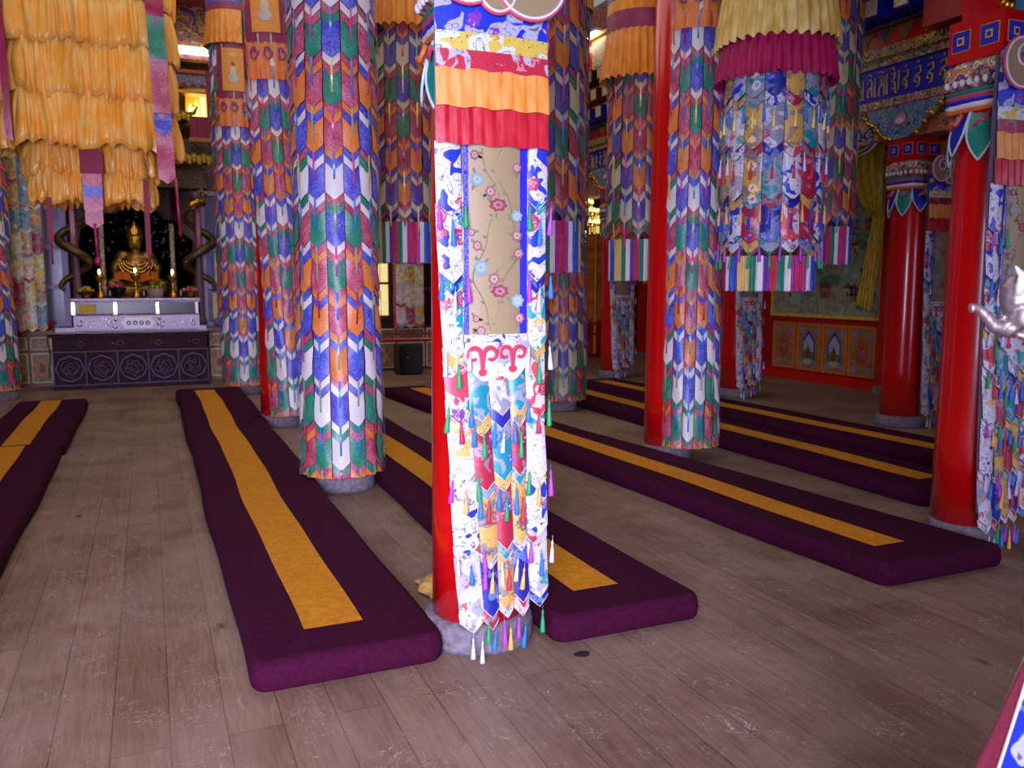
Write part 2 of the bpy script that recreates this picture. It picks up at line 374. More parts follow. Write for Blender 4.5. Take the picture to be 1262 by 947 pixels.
# ------------------------------------------------------------------ chevron silk
S2 = ['W:PW','P:WB','O:BW','B:PG','W:GW','P:WB','O:BW','B:PG','W:GP','G:PO','P:GO']
S1 = ['B:WP','G:PO','P:OB','O:BW','B:WP','G:PO','P:OB','O:BW','B:WB','W:GP','G:PO']
S0 = ['W:PG','B:WP','G:PO','P:OB','W:PG','B:WP','G:PO','P:OB','O:PW','B:WG','W:GP']
PITCH = .320; DP = .31
def ribbon_mesh(lst, P):
    m = MB(); prev = None
    for (tip, ln, rm, hw) in lst:
        q = [(tip+.014, -.004), (tip+.006, .022), (tip-ln*.5, .022), (tip-ln, .019), (tip-ln-.006, -.004)]
        for (z, off) in q:
            m.v += [P(.5-hw, z, off), P(.5+hw, z, off)]; k = len(m.v)
            if k > 2: m.face((k-4, k-3, k-1, k-2), rm)
    return m
def chevron_strip(mb, rb, a0, a1, Rad, ztip0, seq, vd=.058, zmin=.12, ztop=None, jit=0, pitch=PITCH):
    """silk tabs with pointed ends shingled down one strip; ribbons hang from each point"""
    w = Rad*abs(a1-a0)
    def P(u, z, off): 
        a = a0+(a1-a0)*u; r = Rad + off + .012*(1-(2*u-1)**2) + .007*math.sin(z*3.1+jit) + .004*math.sin(z*21+jit*3+u*4) 
        return (r*math.cos(a), r*math.sin(a), max(z, .128))
    def bd(z, u): return z+vd*abs(2*u-1)
    if ztop is None: ztop = ztip0+.26
    prev = ztop; first = True
    for k, s in enumerate(seq):
        tip = ztip0 - pitch*k + .008*math.sin(jit*5+k*1.7)
        if tip < zmin: break
        body, bands = s.split(':')
        b1 = tip-.056; b2 = b1-.06
        for (zt, zb, c, o0, o1) in ((prev, tip, body, .0, .013), (tip, b1, bands[0], .001, .008), (b1, b2, bands[1], .001, .008)):
            fl = first and zt == ztop
            mb.grid(lambda u, v: P(u, (bd(zt, u) if not fl else zt)*(1-v)+bd(zb, u)*v, o0*(1-v)+o1*v), 4, 3, CH[c])
            first = False
        # ribbon from the point
        rm = RIB2[(k+len(seq[0])+ord(body)+ord(bands[0])) % 5]; hw = .006
        ln = .2+.03*math.sin(k*2.3+jit); rb.append((tip, ln, rm, hw/w))
        prev = b2
    return P
def chevron_banner(x, y, facing, label, gap=.95, Rad=.292, gapdir=None, lean=0, old=False):
    global CH
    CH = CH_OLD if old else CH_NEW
    root = empty('chevron_column_banner', (x, y, 0), 0, label, 'banner', 'chevron silk wraps on the columns'); root.rotation_euler.y = lean
    n = 13; span = 2*PI-gap; gd = facing+PI if gapdir is None else gapdir; a_start = gd+gap/2
    while a_start > facing: a_start -= 2*PI
    i0 = int(round((facing-a_start)/span*n-.5))
    for i in range(n):
        d = abs(i-i0) % 4; d = d if d <= 2 else 4-d
        seq = {0: S0, 1: S1, 2: S2}[d]
        mb = MB(); rb = []; a0 = a_start+span*i/n; a1 = a_start+span*(i+1)/n
        # rows above the visible reference row as well
        up = [seq[(j+7) % 11] for j in range(4)]
        Pf = chevron_strip(mb, rb, a0+.01, a1-.01, Rad, 3.39+PITCH*4, up+seq, ztop=4.95, jit=i*1.3)
        st = mb.build('silk_strip', root); ribbon_mesh(rb, Pf).build('ribbon', st)
    # thangka panel and orange apron on the front, gathered valance round the top
    def cyl(a, z, off): return ((Rad+off)*math.cos(facing+a), (Rad+off)*math.sin(facing+a), z)
    hw = .66
    mb = MB()
    mb.grid(lambda u, v: cyl((u-.5)*2*hw, 3.72+.36*v, .03+.006*math.sin(u*30)), 30, 4, ORANGE)
    SCR = plain('violet_scroll', '#6A2C90', .5)
    for q in (-.42, 0, .42):
        mb.tube([cyl(q+.14*math.cos(t)*(1-t/9), 4.02+.09*math.sin(-abs(t))*(1-t/9)-.03, .04) for t in [k*.5 for k in range(14)]], .008, SCR, 5)
        mb.tube([cyl(q-.14*math.cos(t)*(1-t/9), 4.02+.09*math.sin(-abs(t))*(1-t/9)-.03, .04) for t in [k*.5 for k in range(14)]], .008, PINK, 5)
    mb.build('orange_apron', root)
    mb = MB()
    mb.grid(lambda u, v: cyl((u-.5)*2*hw, 4.08+.72*v, .036), 14, 3, brocade('magenta_border_silk', '#7A1446', '#B85A7A', .4))
    mb.grid(lambda u, v: cyl((u-.5)*2*.42, 4.17+.54*v, .044), 14, 3, brocade('thangka_orange', '#D88A2C', '#F0C070', .3, 30))
    GF = plain('embroidered_figure', '#C8C0A0', .5); 
    def blob(a, z, ra, rz, mt): mb.grid(lambda u, v: cyl(a+ra*math.cos(2*PI*u)*v, z+rz*math.sin(2*PI*u)*v, .052-.004*v), 12, 2, mt, wrap=True)
    blob(0, 4.33, .2, .055, plain('embroidered_lotus', '#B8B8B0', .5)); blob(0, 4.42, .13, .07, GF); blob(0, 4.51, .07, .035, plain('embroidered_red', '#A04038', .5)); blob(0, 4.62, .16, .035, plain('embroidered_gold', '#D8B03C', .5))
    mb.build('thangka_panel', root)
    mb = MB()
    mb.grid(lambda u, v: ((Rad+.03+.012*math.sin(u*170)*(1-v)+.03*(1-v))*math.cos(2*PI*u), (Rad+.03+.012*math.sin(u*170)*(1-v)+.03*(1-v))*math.sin(2*PI*u), 4.78+.42*v), 160, 4, ORA2, wrap=True)
    mb.build('gathered_valance', root)
    mb = MB()
    mb.lathe([(Rad+.03, 5.2), (Rad+.03, 5.3)], brocade('magenta_border_silk', '#7A1446'), 32, cap=False)
    mb.lathe([(Rad+.031, 5.3), (Rad+.03, 5.42)], BLUE, 32, cap=False)
    mb.lathe([(Rad+.03, 5.42), (Rad+.03, 5.95), (.15, 5.96)], brocade('grey_brocade', '#5A4A60', '#A898A8', .5), 32, cap=False)
    mb.build('top_band', root)
    for o_ in kids(root):
        if o_.name.split('.')[0] in ('orange_apron', 'thangka_panel', 'gathered_valance', 'top_band'): o_.location.z = -.13
    return root
tocam = lambda x, y: math.atan2(-y, -x)
chevron_banner(CA[1][0], CA[1][1], tocam(*CA[1])-.02, 'chevron silk wrap, brightest and nearest, just left of the central column', gap=.7)
chevron_banner(CA[2][0]+.13, CA[2][1], tocam(*CA[2]), 'chevron silk wrap hanging off a red column foot, second to the left of centre', gap=1.35, gapdir=tocam(*CA[2])-1.5, lean=-.034)
chevron_banner(CA[3][0], CA[3][1], tocam(*CA[3])-.0, 'narrow far chevron wrap beside the right brocade strip of the altar')
chevron_banner(-1.93, 12.9, tocam(-1.93, 12.9), 'chevron silk wrap cut by the left edge of the view')
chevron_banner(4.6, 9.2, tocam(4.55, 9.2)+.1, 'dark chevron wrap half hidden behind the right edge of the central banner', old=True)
chevron_banner(4.33, 6.17, tocam(4.3, 6.2)+.05, 'chevron silk wrap on the tall red column right of centre', gap=1.6, Rad=.262, gapdir=tocam(4.3, 6.2)-1.65)

# ------------------------------------------------------------------ hanging silk drums
def pleats(root, name, r0, r1, z0, z1, mat, n=34, amp=.016, ph=0):
    mb = MB()
    mb.grid(lambda u, v: ((r0+(r1-r0)*v + amp*(.4+.6*(1-v))*math.sin(2*PI*u*n+1.4*math.sin(u*19+ph)))*math.cos(2*PI*u),
                          (r0+(r1-r0)*v + amp*(.4+.6*(1-v))*math.sin(2*PI*u*n+1.4*math.sin(u*19+ph)))*math.sin(2*PI*u),
                          z0+(z1-z0)*v+.012*math.sin(2*PI*u*n*1.0)*(1-v)), n*8, 5, mat, wrap=True)
    return mb.build(name, root)
def drum_fringe(root, r, z0, z1):
    mb = MB()
    mb.grid(lambda u, v: ((r+.004*math.sin(u*2*PI*90))*math.cos(2*PI*u), (r+.004*math.sin(u*2*PI*90))*math.sin(2*PI*u), z0+(z1-z0)*v+.006*math.sin(u*733)*(1-v)), 360, 1, FRINGE, wrap=True)
    return mb.build('rainbow_fringe', root)
def cord(root, z0, z1):
    mb = MB(); mb.tube([(0, 0, z0), (0, 0, z1)], .012, plain('hanging_cord', '#8A2020', .7), 8); return mb.build('hanging_cord', root)
def disc(root, r, z):
    mb = MB(); mb.lathe([(r, z), (r, z+.02)], DKWOOD, 32); return mb.build('top_disc', root)
def chevron_drum(x, y, zb, label, hue=0, valh=.45, Rad=.29, rows=6):
    global CH
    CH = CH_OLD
    root = empty('hanging_chevron_drum', (x, y, zb), 0, label, 'hanging banner', 'chevron silk drums hung between the columns')
    n = 16; f = tocam(x, y)
    drum_fringe(root, Rad-.01, 0, .38)
    for i in range(n):
        d = i % 4; d = d if d <= 2 else 4-d
        seq = {0: S0, 1: S1, 2: S2}[d]; seq = (seq[hue:]+seq[:hue])[:rows]
        mb = MB(); rb = []; a0 = f+2*PI*(i-.5)/n; a1 = f+2*PI*(i+.5)/n
        Pf = chevron_strip(mb, rb, a0+.01, a1-.01, Rad, .30+DP*rows-.1, seq, ztop=.3+DP*rows+.25, zmin=.1, jit=i*2.1, pitch=DP)
        st = mb.build('silk_strip', root); ribbon_mesh(rb, Pf).build('ribbon', st)
    zt = .3+DP*rows-.03
    pleats(root, 'orange_valance', Rad+.085, Rad+.03, zt, zt+valh, ORA2, 30, .014, hue)
    GB = brocade('grey_brocade', '#5A4A60', '#A898A8', .5)
    mb = MB()
    mb.lathe([(Rad+.032, zt+valh), (Rad+.03, zt+valh+.16)], brocade('magenta_border_silk', '#7A1446'), 40, cap=False)
    mb.lathe([(Rad+.03, zt+valh+.16), (Rad+.028, zt+valh+.26)], ORA2, 40, cap=False)
    mb.lathe([(Rad+.03, zt+valh+.26), (Rad+.028, zt+valh+.6)], GB, 40, cap=False)
    mb.build('brocade_band', root)
    disc(root, Rad, zt+valh+.58); cord(root, zt+valh+.6, 6.2-zb)
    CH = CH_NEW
    return root
chevron_drum(2.319, 8.02, 1.73, 'chevron drum with orange valance hanging just left of the central column', 3, .5, .3)
chevron_drum(2.85, 5.95, 1.62, 'chevron drum half hidden behind the right edge of the central column', 1, .45, .27)
chevron_drum(4.30, 6.98, 1.56, 'chevron drum with wide gold valance left of the tall bare red column', 5, .42, .29, rows=5)
chevron_drum(6.55, 6.95, 1.73, 'chevron drum showing behind the right side of the big floral drum', 6, .45, .27, rows=8)

# floral brocade cloths
FL = dict(
 blue=floral('blue_floral', '#1434C8', '#B4B4C8', '#8038B0', '#B090C8', '#1CA0B0'),
 navy=floral('navy_floral', '#16208A', '#5E78C8', '#3A58C8', '#8A8CA0', '#1E8A8C', th=.56),
 teal=floral('teal_floral', '#0E8A98', '#8C98A8', '#3C6CC0', '#D0C8D8', '#1C9AA0', th=.47),
 red=floral('red_floral', '#C02A40', '#C0B4C4', '#8C2C50', '#D88090', '#B05068', th=.53),
 crim=floral('crimson_floral', '#A81E3C', '#8A7480', '#7038A0', '#C07080', '#7A1430', th=.57),
 gold=floral('gold_floral', '#CFA450', '#8E8478', '#A86040', '#E8D090', '#6A6858', th=.55),
 white=floral('white_floral', '#D2D0DA', '#A8A6B8', '#8A4890', '#D84858', '#3C9C98', cs=12, fs=14, th=.58),
 cloud=floral('white_cloud_blue', '#1C36C8', '#D6D4DE', '#7A3C98', '#C03858', '#1890A0', cs=20, th=.44),
 cloudt=floral('white_cloud_teal', '#0E96A4', '#D6D4DE', '#7A3C98', '#C03858', '#D8B060', cs=18, th=.48),
 cloudr=floral('white_cloud_red', '#D84458', '#D6D4DE', '#B02848', '#E89098', '#D8B060', cs=18, th=.47),
 cloudg=floral('white_cloud_gold', '#D8B468', '#D6D4DE', '#C09040', '#D87840', '#C8A870', cs=18, th=.46),
 silver=floral('silver_floral', '#8E8C9C', '#C8C6D8', '#A03C70', '#E8E4F0', '#6C6A80', th=.5),
 yel=floral('yellow_floral', '#D8C050', '#D4E0D8', '#BCA028', '#C8D8D0', '#90A860', cs=14, th=.5),
)
def beige_panel_mat():
    m, nt, b = newmat('beige_flower_silk'); v = coords(nt)
    # ribbed weave and wavy stems
    wv = N(nt, 'ShaderNodeTexWave', wave_type='BANDS', bands_direction='Z'); wv.inputs['Scale'].default_value = 60; nt.links.new(v, wv.inputs['Vector'])
    base = mixc(nt, ramp(nt, wv.outputs[1], [(0, (0,)*3), (1, (.5,)*3)]), lin('#A6926A'), lin('#84724E'))
    st = noise(nt, v, 9, 1, 1.4); s = ramp(nt, st.outputs[0], [(.485, (0,)*3), (.5, (.75,)*3), (.515, (0,)*3)])
    base = mixc(nt, s, base, lin('#8C8470'))
    vo = N(nt, 'ShaderNodeTexVoronoi'); vo.inputs['Scale'].default_value = 10.5
    add = N(nt, 'ShaderNodeMixRGB', blend_type='ADD'); add.inputs[0].default_value = .05
    nd = noise(nt, v, 60, 1); nt.links.new(v, add.inputs[1]); nt.links.new(nd.outputs['Color'], add.inputs[2]); nt.links.new(add.outputs[0], vo.inputs['Vector'])
    sel = N(nt, 'ShaderNodeSeparateColor'); nt.links.new(vo.outputs['Color'], sel.inputs[0])
    col = ramp(nt, sel.outputs[0], [(0, lin('#96324A')), (.45, lin('#B06A70')), (.75, lin('#7AAABE'))], 'CONSTANT')
    msk = ramp(nt, vo.outputs['Distance'], [(0, (0,)*3), (.06, (0,)*3), (.08, (1,)*3), (.2, (1,)*3), (.22, (0,)*3)])
    k2 = ramp(nt, sel.outputs[1], [(0, (1,)*3), (.6, (0,)*3)], 'CONSTANT'); mm = N(nt, 'ShaderNodeMath', operation='MULTIPLY')
    nt.links.new(msk, mm.inputs[0]); nt.links.new(k2, mm.inputs[1])
    nt.links.new(base, b.inputs['Base Color']); b.inputs['Roughness'].default_value = .5
    return m
BEIGE = beige_panel_mat()
TASS = {k: satin('tassel_'+k, c, None, .6) for k, c in dict(blue='#1C6CC8', green='#149050', orange='#E0A050', red='#B41C38', violet='#A038B0', lilac='#B8B8E0', navy='#1818A8', yellow='#D8C870').items()}
TPROTO = {}
def tassel(parent, x, y, z, key, L=.1, swing=0):
    """knot, waisted head and loose thread skirt"""
    if key not in TPROTO:
        mb = MB(); m = TASS[key]
        mb.lathe([(.002, .0), (.006, -.008), (.0075, -.016), (.005, -.024), (.0095, -.045), (.013, -.075), (.0155, -.1), (.009, -.104)], m, 10, rfn=lambda t, z: 1+(.14*math.sin(5*t+z*90) if z < -.03 else 0))
        mb.tube([(0, 0, .02), (0, 0, 0)], .0015, m, 4)
        TPROTO[key] = mb
    src = TPROTO[key]
    if 'mesh' not in src.__dict__:
        o = src.build('tassel', parent); src.mesh = o.data
    else:
        o = bpy.data.objects.new('tassel', src.mesh); COL.objects.link(o); o.parent = parent
    o.location = (x, y, z); o.scale = (.72, .72, L/.1); o.rotation_euler = (random.uniform(-.04, .1), swing, random.uniform(0, 3))
    return o
def cloth_strip(parent, xfn, y, prev, tabs, vd=.045, bulge=.012, sc=1.0, seed=0, ph=0):
    """pointed brocade tabs down one flat strip, xfn(z)->(x0,x1)"""
    mb = MB()
    def P(u, z, off):
        x0, x1 = xfn(z)
        return (x0+(x1-x0)*u, y(z)-off-bulge*(1-(2*u-1)**2)-.004*math.sin(z*9+seed), z)
    first = True
    edge = plain('pale_piping', '#D8CCB8', .6)
    for (tip, mat, bands) in tabs:
        segs = [(prev, tip, mat, 0, .012)]
        z = tip
        for (h, bm) in bands: segs.append((z, z-h, bm, .001, .006)); z -= h
        for (zt, zb, m, o0, o1) in segs:
            fl = first
            mb.grid(lambda u, v: P(u, (zt if fl else zt+vd*abs(2*u-1))*(1-v)+(zb+vd*abs(2*u-1))*v, o0+(o1-o0)*v), 6, 5, m)
            first = False
            mb.tube([P(u/6, zb+vd*abs(u/3-1), o1+.001) for u in range(7)], .0022, edge, 4)
        prev = z
    return mb.build('brocade_strip', parent)
def scroll(mb, fn, cx, cz, w, mat, rad=.012):
    """a pair of curls like a ram's horn springing from a bud"""
    for s in (-1, 1):
        pts = [fn(cx, cz-w*.34), fn(cx+s*w*.02, cz-w*.08)]
        for k in range(22):
            t = k/21; a = R(165-300*t); r = w*(.25-.13*t)
            pts.append(fn(cx+s*(w*.29+r*math.cos(a)), cz+.02+r*math.sin(a)*1.05))
        rr = [rad*.9]*2+[rad*(1.15-.5*k/21) for k in range(22)]; b = len(mb.v)
        for k, q in enumerate(pts):
            q = Vector(q); d = (Vector(pts[min(k+1, 23)])-Vector(pts[max(k-1, 0)])).normalized(); nn = Vector((-d.z, 0, d.x))*rr[k]
            mb.v += [tuple(q+nn), tuple(q+Vector((0, -.004, 0))), tuple(q-nn)]
            if k:
                for e in (0, 1): mb.face((b+3*k-3+e, b+3*k-2+e, b+3*k+1+e, b+3*k+e), mat)
    mb.prism([(cx+.017*math.cos(t), cz-w*.38+.014*math.sin(t)) for t in [k*PI/8 for k in range(16)]], lambda a, b2, d: (a, -.05-d, b2), .004, mat)

def floral_column_banner(loc, label, tassels=True, dark=False, rz=0):
    """long flat banner in front of a column; local y=0 is the cloth plane, x=0 its centre"""
    root = empty('floral_column_banner', loc, rz, label, 'banner', 'floral brocade banners on the columns')
    Y = lambda z: 0.0+.006*math.sin(z*5)
    def sheet(name, xl, xr, z0, z1, mat, off=0, nx=10, nz=4, wave=0, wn=6, slope=0, z0s=0):
        mb = MB()
        mb.grid(lambda u, v: (xl+(xr-xl)*u, -off-wave*math.sin(u*wn*2*PI)*(1-.5*v)-.018*(1-(2*u-1)**2), z0+(z1-z0)*v+z0s*math.sin(u*wn*2*PI)*(1-v)), nx, nz, mat)
        return mb.build(name, root)
    # lining
    sheet('floral_band', -.236, .224, 2.46, 2.78, FL['blue'], .014)
    sheet('floral_band', -.236, .224, 2.40, 2.475, FL['yel'], .019)
    sheet('floral_band', -.236, .224, 2.335, 2.41, FL['crim'] if dark else FL['red'], .023)
    # box-pleated valances, seams cut as narrow folds
    def valance(z0, z1, mat, off, n):
        mb = MB()
        mb.grid(lambda u, v: (-.240+.466*u, -off-.014*(1-(2*u-1)**2)-.007*((u*n) % 1.0)-.01*(1-v), z0+(z1-z0)*v+.004*math.sin(u*23)), n*6, 4, mat)
        mb.build('pleated_valance', root)
    valance(2.20, 2.34, ORA, .026, 9); valance(2.065, 2.215, REDS, .022, 10)
    # centre panel with blue borders
    cp = sheet('centre_panel', -.110, .112, 1.335, 2.075, BEIGE, .012, 8, 10)
    for (a, b_, m) in ((-.132, -.108, BLUE), (.108, .14, plain('blue_violet_silk', '#2A28C8', .4))):
        mb = MB(); mb.grid(lambda u, v: (a+(b_-a)*u, -.016, 1.31+.77*v), 2, 8, m)
        mb.tube([(a if a < 0 else b_, -.02, 1.31), (a if a < 0 else b_, -.02, 2.07)], .003, FL['silver'], 4); mb.build('panel_border', root)
    FM = dict(c=(plain('embroidered_crimson', '#8E3850', .6), plain('embroidered_rose', '#B07A78', .6)), r=(plain('embroidered_dusty_rose', '#986068', .6), plain('embroidered_blush', '#BCA490', .6)), b=(plain('embroidered_sky', '#7CA0A8', .6), plain('embroidered_pale', '#A4B0A4', .6)))
    LFM = plain('embroidered_olive', '#7C7C5A', .6)
    rf = random.Random(2)
    for (px_, py_, r_, kd) in ((582,193,.02,'r'),(633,206,.022,'r'),(585,222,.03,'b'),(601,236,.025,'r'),(610,252,.038,'c'),(633,265,.026,'b'),(578,286,.016,'r'),(633,289,.025,'r'),(585,302,.022,'r'),(635,311,.024,'r'),(589,329,.034,'b'),(605,343,.028,'r'),(612,358,.038,'c'),(634,370,.03,'b'),(583,392,.016,'r'),(636,392,.025,'r'),(589,407,.022,'r')):
        x = (px_-605)/290-.008; z = 2.062-(py_-183)*.003135; f = lambda a, b, d: (a, -.029-d, b)
        mb = MB()
        for (rr, mt, dd) in ((r_*.85, FM[kd][0], .0012), (r_*.5, FM[kd][1], .002), (r_*.2, FM[kd][0], .0028)):
            mb.prism([(x+rr*math.cos(t)*(1+.11*math.cos(7*t+px_))*(1.1 if kd == 'c' else 1), z+rr*math.sin(t)*(1+.11*math.cos(7*t+px_))*(.75 if kd == 'c' else 1)) for t in [k*PI/20 for k in range(40)]], f, dd, mt)
        for q in range(3):
            a = rf.random()*6.28; cx, cz = x+r_*1.1*math.cos(a), z+r_*1.1*math.sin(a)
            if abs(cx) < .095: mb.prism([(cx+.012*math.cos(t)*math.cos(a)-.005*math.sin(t)*math.sin(a), cz+.012*math.cos(t)*math.sin(a)+.005*math.sin(t)*math.cos(a)) for t in [k*PI/6 for k in range(12)]], f, .001, LFM)
        mb.build('embroidered_flower', cp)
    for (x0, ph0) in ((-.04, 0), (.05, 1.6)):
        mb = MB(); mb.tube([(x0+.045*math.sin(z*11+ph0)+.012*math.sin(z*31), -.0292, z) for z in [1.36+.017*k for k in range(42)]], .0016, LFM, 4)
        for k in range(16):
            z = 1.38+.042*k; x = x0+.045*math.sin(z*11+ph0)+.012*math.sin(z*31); sg = 1 if k % 2 else -1
            mb.prism([(x+sg*.018*t+.006*math.sin(PI*t)*w_, z+.012*t+.004*math.sin(PI*t)*w_) for w_, ts in ((1, (0, .3, .6, 1)), (-1, (.7, .35))) for t in ts], lambda a, b, d: (a, -.0285-d, b), .0012, LFM)
        mb.build('embroidered_stem', cp)
    sheet('floral_band', -.132, .145, 1.29, 1.345, FL['cloud'], .02)
    # side strips
    side = [(1.545, FL['cloud'] , [(.05, FL['navy'])]), (1.25, FL['cloudt'], [(.05, FL['gold'])]), (1.045, FL['cloudr'], [(.05, FL['cloudt'])]),
            (.75, FL['cloudg'], [(.03, FL['white'])]), (.45, FL['cloud'], [(.05, FL['cloudr'])]), (.165, FL['white'], [(.04, FL['silver'])])]
    sideR = [(1.55, FL['cloud'], [(.05, FL['navy'])]), (1.27, FL['cloudt'], [(.045, FL['gold'])]), (.985, FL['cloudr'], [(.05, FL['cloudt'])]),
             (.73, FL['white'], [(.03, FL['cloudg'])]), (.5, FL['cloud'], [(.05, FL['red'])]), (.23, FL['white'], [(.04, FL['navy'])])]
    def sh(z): return .035*max(0, (2.05-z)/1.9)**1.1*1.7
    TZ = [2.1, 1.7, 1.05, .6, .15]
    TX = [[-.240, -.232, -.204, -.183, -.150], [-.140, -.128, -.111, -.073, -.045], [-.06, -.06, -.021, .006, .022], [.03, .03, .065, .079, .088], [.137, .137, .134, .141, .158], [.228, .228, .222, .236, .252]]
    def tx(i, z):
        z = max(.15, min(2.1, z))
        for k in range(4):
            if z >= TZ[k+1]: q = (TZ[k]-z)/(TZ[k]-TZ[k+1]); return TX[i][k]+(TX[i][k+1]-TX[i][k])*q
        return TX[i][4]
    mb = MB(); mb.grid(lambda u, v: (tx(0, .24+2.5*v)+.012+(tx(5, .24+2.5*v)-tx(0, .24+2.5*v)-.024)*u, .02-.016*(1-(2*u-1)**2), .24+2.5*v), 6, 12, plain('lining_cloth', '#6A6478', .8)); mb.build('lining', root)
    cloth_strip(root, lambda z: (tx(0, z), tx(1, z)+.002), Y, 2.075, [(1.80, FL['cloud'], [])] + side, seed=1)
    cloth_strip(root, lambda z: (tx(4, z), tx(5, z)), Y, 2.075, [(1.83, FL['cloud'], [])] + sideR, seed=2)
    # scroll collar
    mb = MB()
    zc = lambda u: 1.145+.075*abs(2*u-1)+.018*math.cos(u*4*PI)
    mb.grid(lambda u, v: (-.128-.012*(1-v)+(.272+.02*(1-v))*u, -.03-.014*(1-(2*u-1)**2), zc(u)*(1-v)+1.315*v), 20, 4, FL['white'])
    fn = lambda a, b_: (a, -.05, b_)
    RS = plain('red_applique', '#C8384E', .5)
    scroll(mb, fn, -.066, 1.245, .125, RS, .0092); scroll(mb, fn, .062, 1.25, .11, RS, .0085)
    mb.build('scroll_collar', root)
    # three inner strips of pointed tabs
    def inner(k, a, b_, tabs, seed):
        cloth_strip(root, lambda z: (tx(k+1, z), tx(k+2, z)), lambda z: Y(z)-.006, 1.2, tabs, seed=seed, vd=.04)
    inner(0, -.142, -.052, [(1.0, FL['teal'], [(.06, FL['gold'])]), (.715, FL['crim'], [(.04, FL['teal'])]), (.415, FL['gold'], [(.03, FL['silver'])]), (.175, FL['navy'], [(.05, FL['crim'])])], 3)
    inner(1, -.052, .04, [(1.02, FL['silver'], [(.055, FL['navy'])]), (.75, FL['teal'], [(.045, FL['gold'])]), (.46, FL['crim'], [(.045, FL['teal'])]), (.195, FL['gold'], [(.03, FL['silver'])])], 4)
    inner(2, .04, .15, [(1.03, FL['teal'], [(.06, FL['gold'])]), (.765, FL['crim'], [(.04, FL['teal'])]), (.475, FL['gold'], [(.03, FL['silver'])]), (.225, FL['navy'], [(.06, FL['red'])])], 5)
    # upper cloud collar with curls, cut by the top of the view
    mb = MB()
    def lobe(cx, cz, r, y0, inner_r=.0):
        mb.lathe([(0.001, 0), (r, 0)], BEIGE, 2, cap=False)  # placeholder ring keeps slot order
    mb = MB()
    WP = plain('white_piping', '#ECE4EE', .5); PP = plain('pink_piping', '#D84A6A', .5)
    for (cx, cz, r, dy) in ((-.125, 2.70, .125, 0), (.0, 2.625, .07, .004), (.135, 2.69, .145, 0)):
        b0 = len(mb.v); nn = 32
        mb.prism([(cx+r*math.cos(2*PI*k/nn), cz+r*math.sin(2*PI*k/nn)) for k in range(nn)], lambda a, c, d: (a, -.05+dy-d, c), .012, BEIGE)
        mb.tube([(cx+r*math.cos(2*PI*k/nn), -.062+dy, cz+r*math.sin(2*PI*k/nn)) for k in range(nn+1)], .006, WP, 6)
        mb.tube([(cx+(r+.008)*math.cos(2*PI*k/nn), -.055+dy, cz+(r+.008)*math.sin(2*PI*k/nn)) for k in range(nn+1)], .006, PP, 6)
    for (cx, cz, s) in ((-.12, 2.73, 1), (.13, 2.70, -1)):
        mb.tube([(cx+s*(.075-.05*t/8)*math.cos(t), -.068, cz+(.075-.05*t/8)*math.sin(t)) for t in [k*.35 for k in range(24)]], .007, WP, 6)
        mb.ball((cx, -.066, cz), (.026, .01, .026), FL['crim'])
    mb.build('cloud_collar', root)
    if tassels:
        ks = list(TASS)
        T = []
        for (z, kk) in ((1.80, ('violet', 'blue', 'green')), (1.53, ('blue', 'lilac', 'violet')), (1.25, ('lilac', 'green', 'lilac')), (1.03, ('green', 'red', 'blue')), (.74, ('violet', 'orange', 'green')), (.44, ('lilac', 'blue', 'violet'))):
            T += [(tx(0, z)-.002, z+.04, kk[0]), ((tx(0, z)+tx(1, z))/2, z-.015, kk[1]), (tx(1, z), z+.04, kk[2])]
            T += [(tx(4, z), z+.045, kk[2]), ((tx(4, z)+tx(5, z))/2, z-.005, kk[1]), (tx(5, z)+.002, z+.045, kk[0])]
        for (z, kk) in ((.955, ('blue', 'green', 'blue', 'lilac', 'blue', 'green')), (.68, ('blue', 'red', 'blue', 'green', 'blue', 'red')), (.385, ('violet', 'orange', 'lilac', 'red', 'lilac', 'orange')), (.135, ('green', 'blue', 'violet', 'orange', 'violet', 'blue'))):
            for q in range(3):
                T.append(((tx(q+1, z)+tx(q+2, z))/2, z, kk[2*q+1])); T.append((tx(q+1, z)+.004, z+.04, kk[2*q]))
        T += [(-.11, .12, 'lilac'), (-.07, .1, 'lilac'), (.2, .19, 'green')]
        for (x, z, kx) in T: tassel(root, x, -.048, z, kx, random.uniform(.082, .11), random.uniform(-.08, .08))
    return root
HB = floral_column_banner((1.255, 3.11, 0), 'tall bright floral brocade banner with tassels, in the centre foreground')
HB2 = floral_column_banner((4.42, 3.24, 0), 'floral brocade banner cut by the right edge beside the large red column', dark=True)
def copy_banner(loc, label):
    c = copy_tree(HB2); c.location = loc; c['label'] = label; return c
copy_banner((7.63, 6.42, 0), 'dim floral banner between the two red columns on the right')
copy_banner((7.28, 9.04, 0), 'shadowed floral banner standing below the big floral drum')
copy_banner((6.95, 11.74, 0), 'darkest floral banner below the gold-valanced chevron drum')

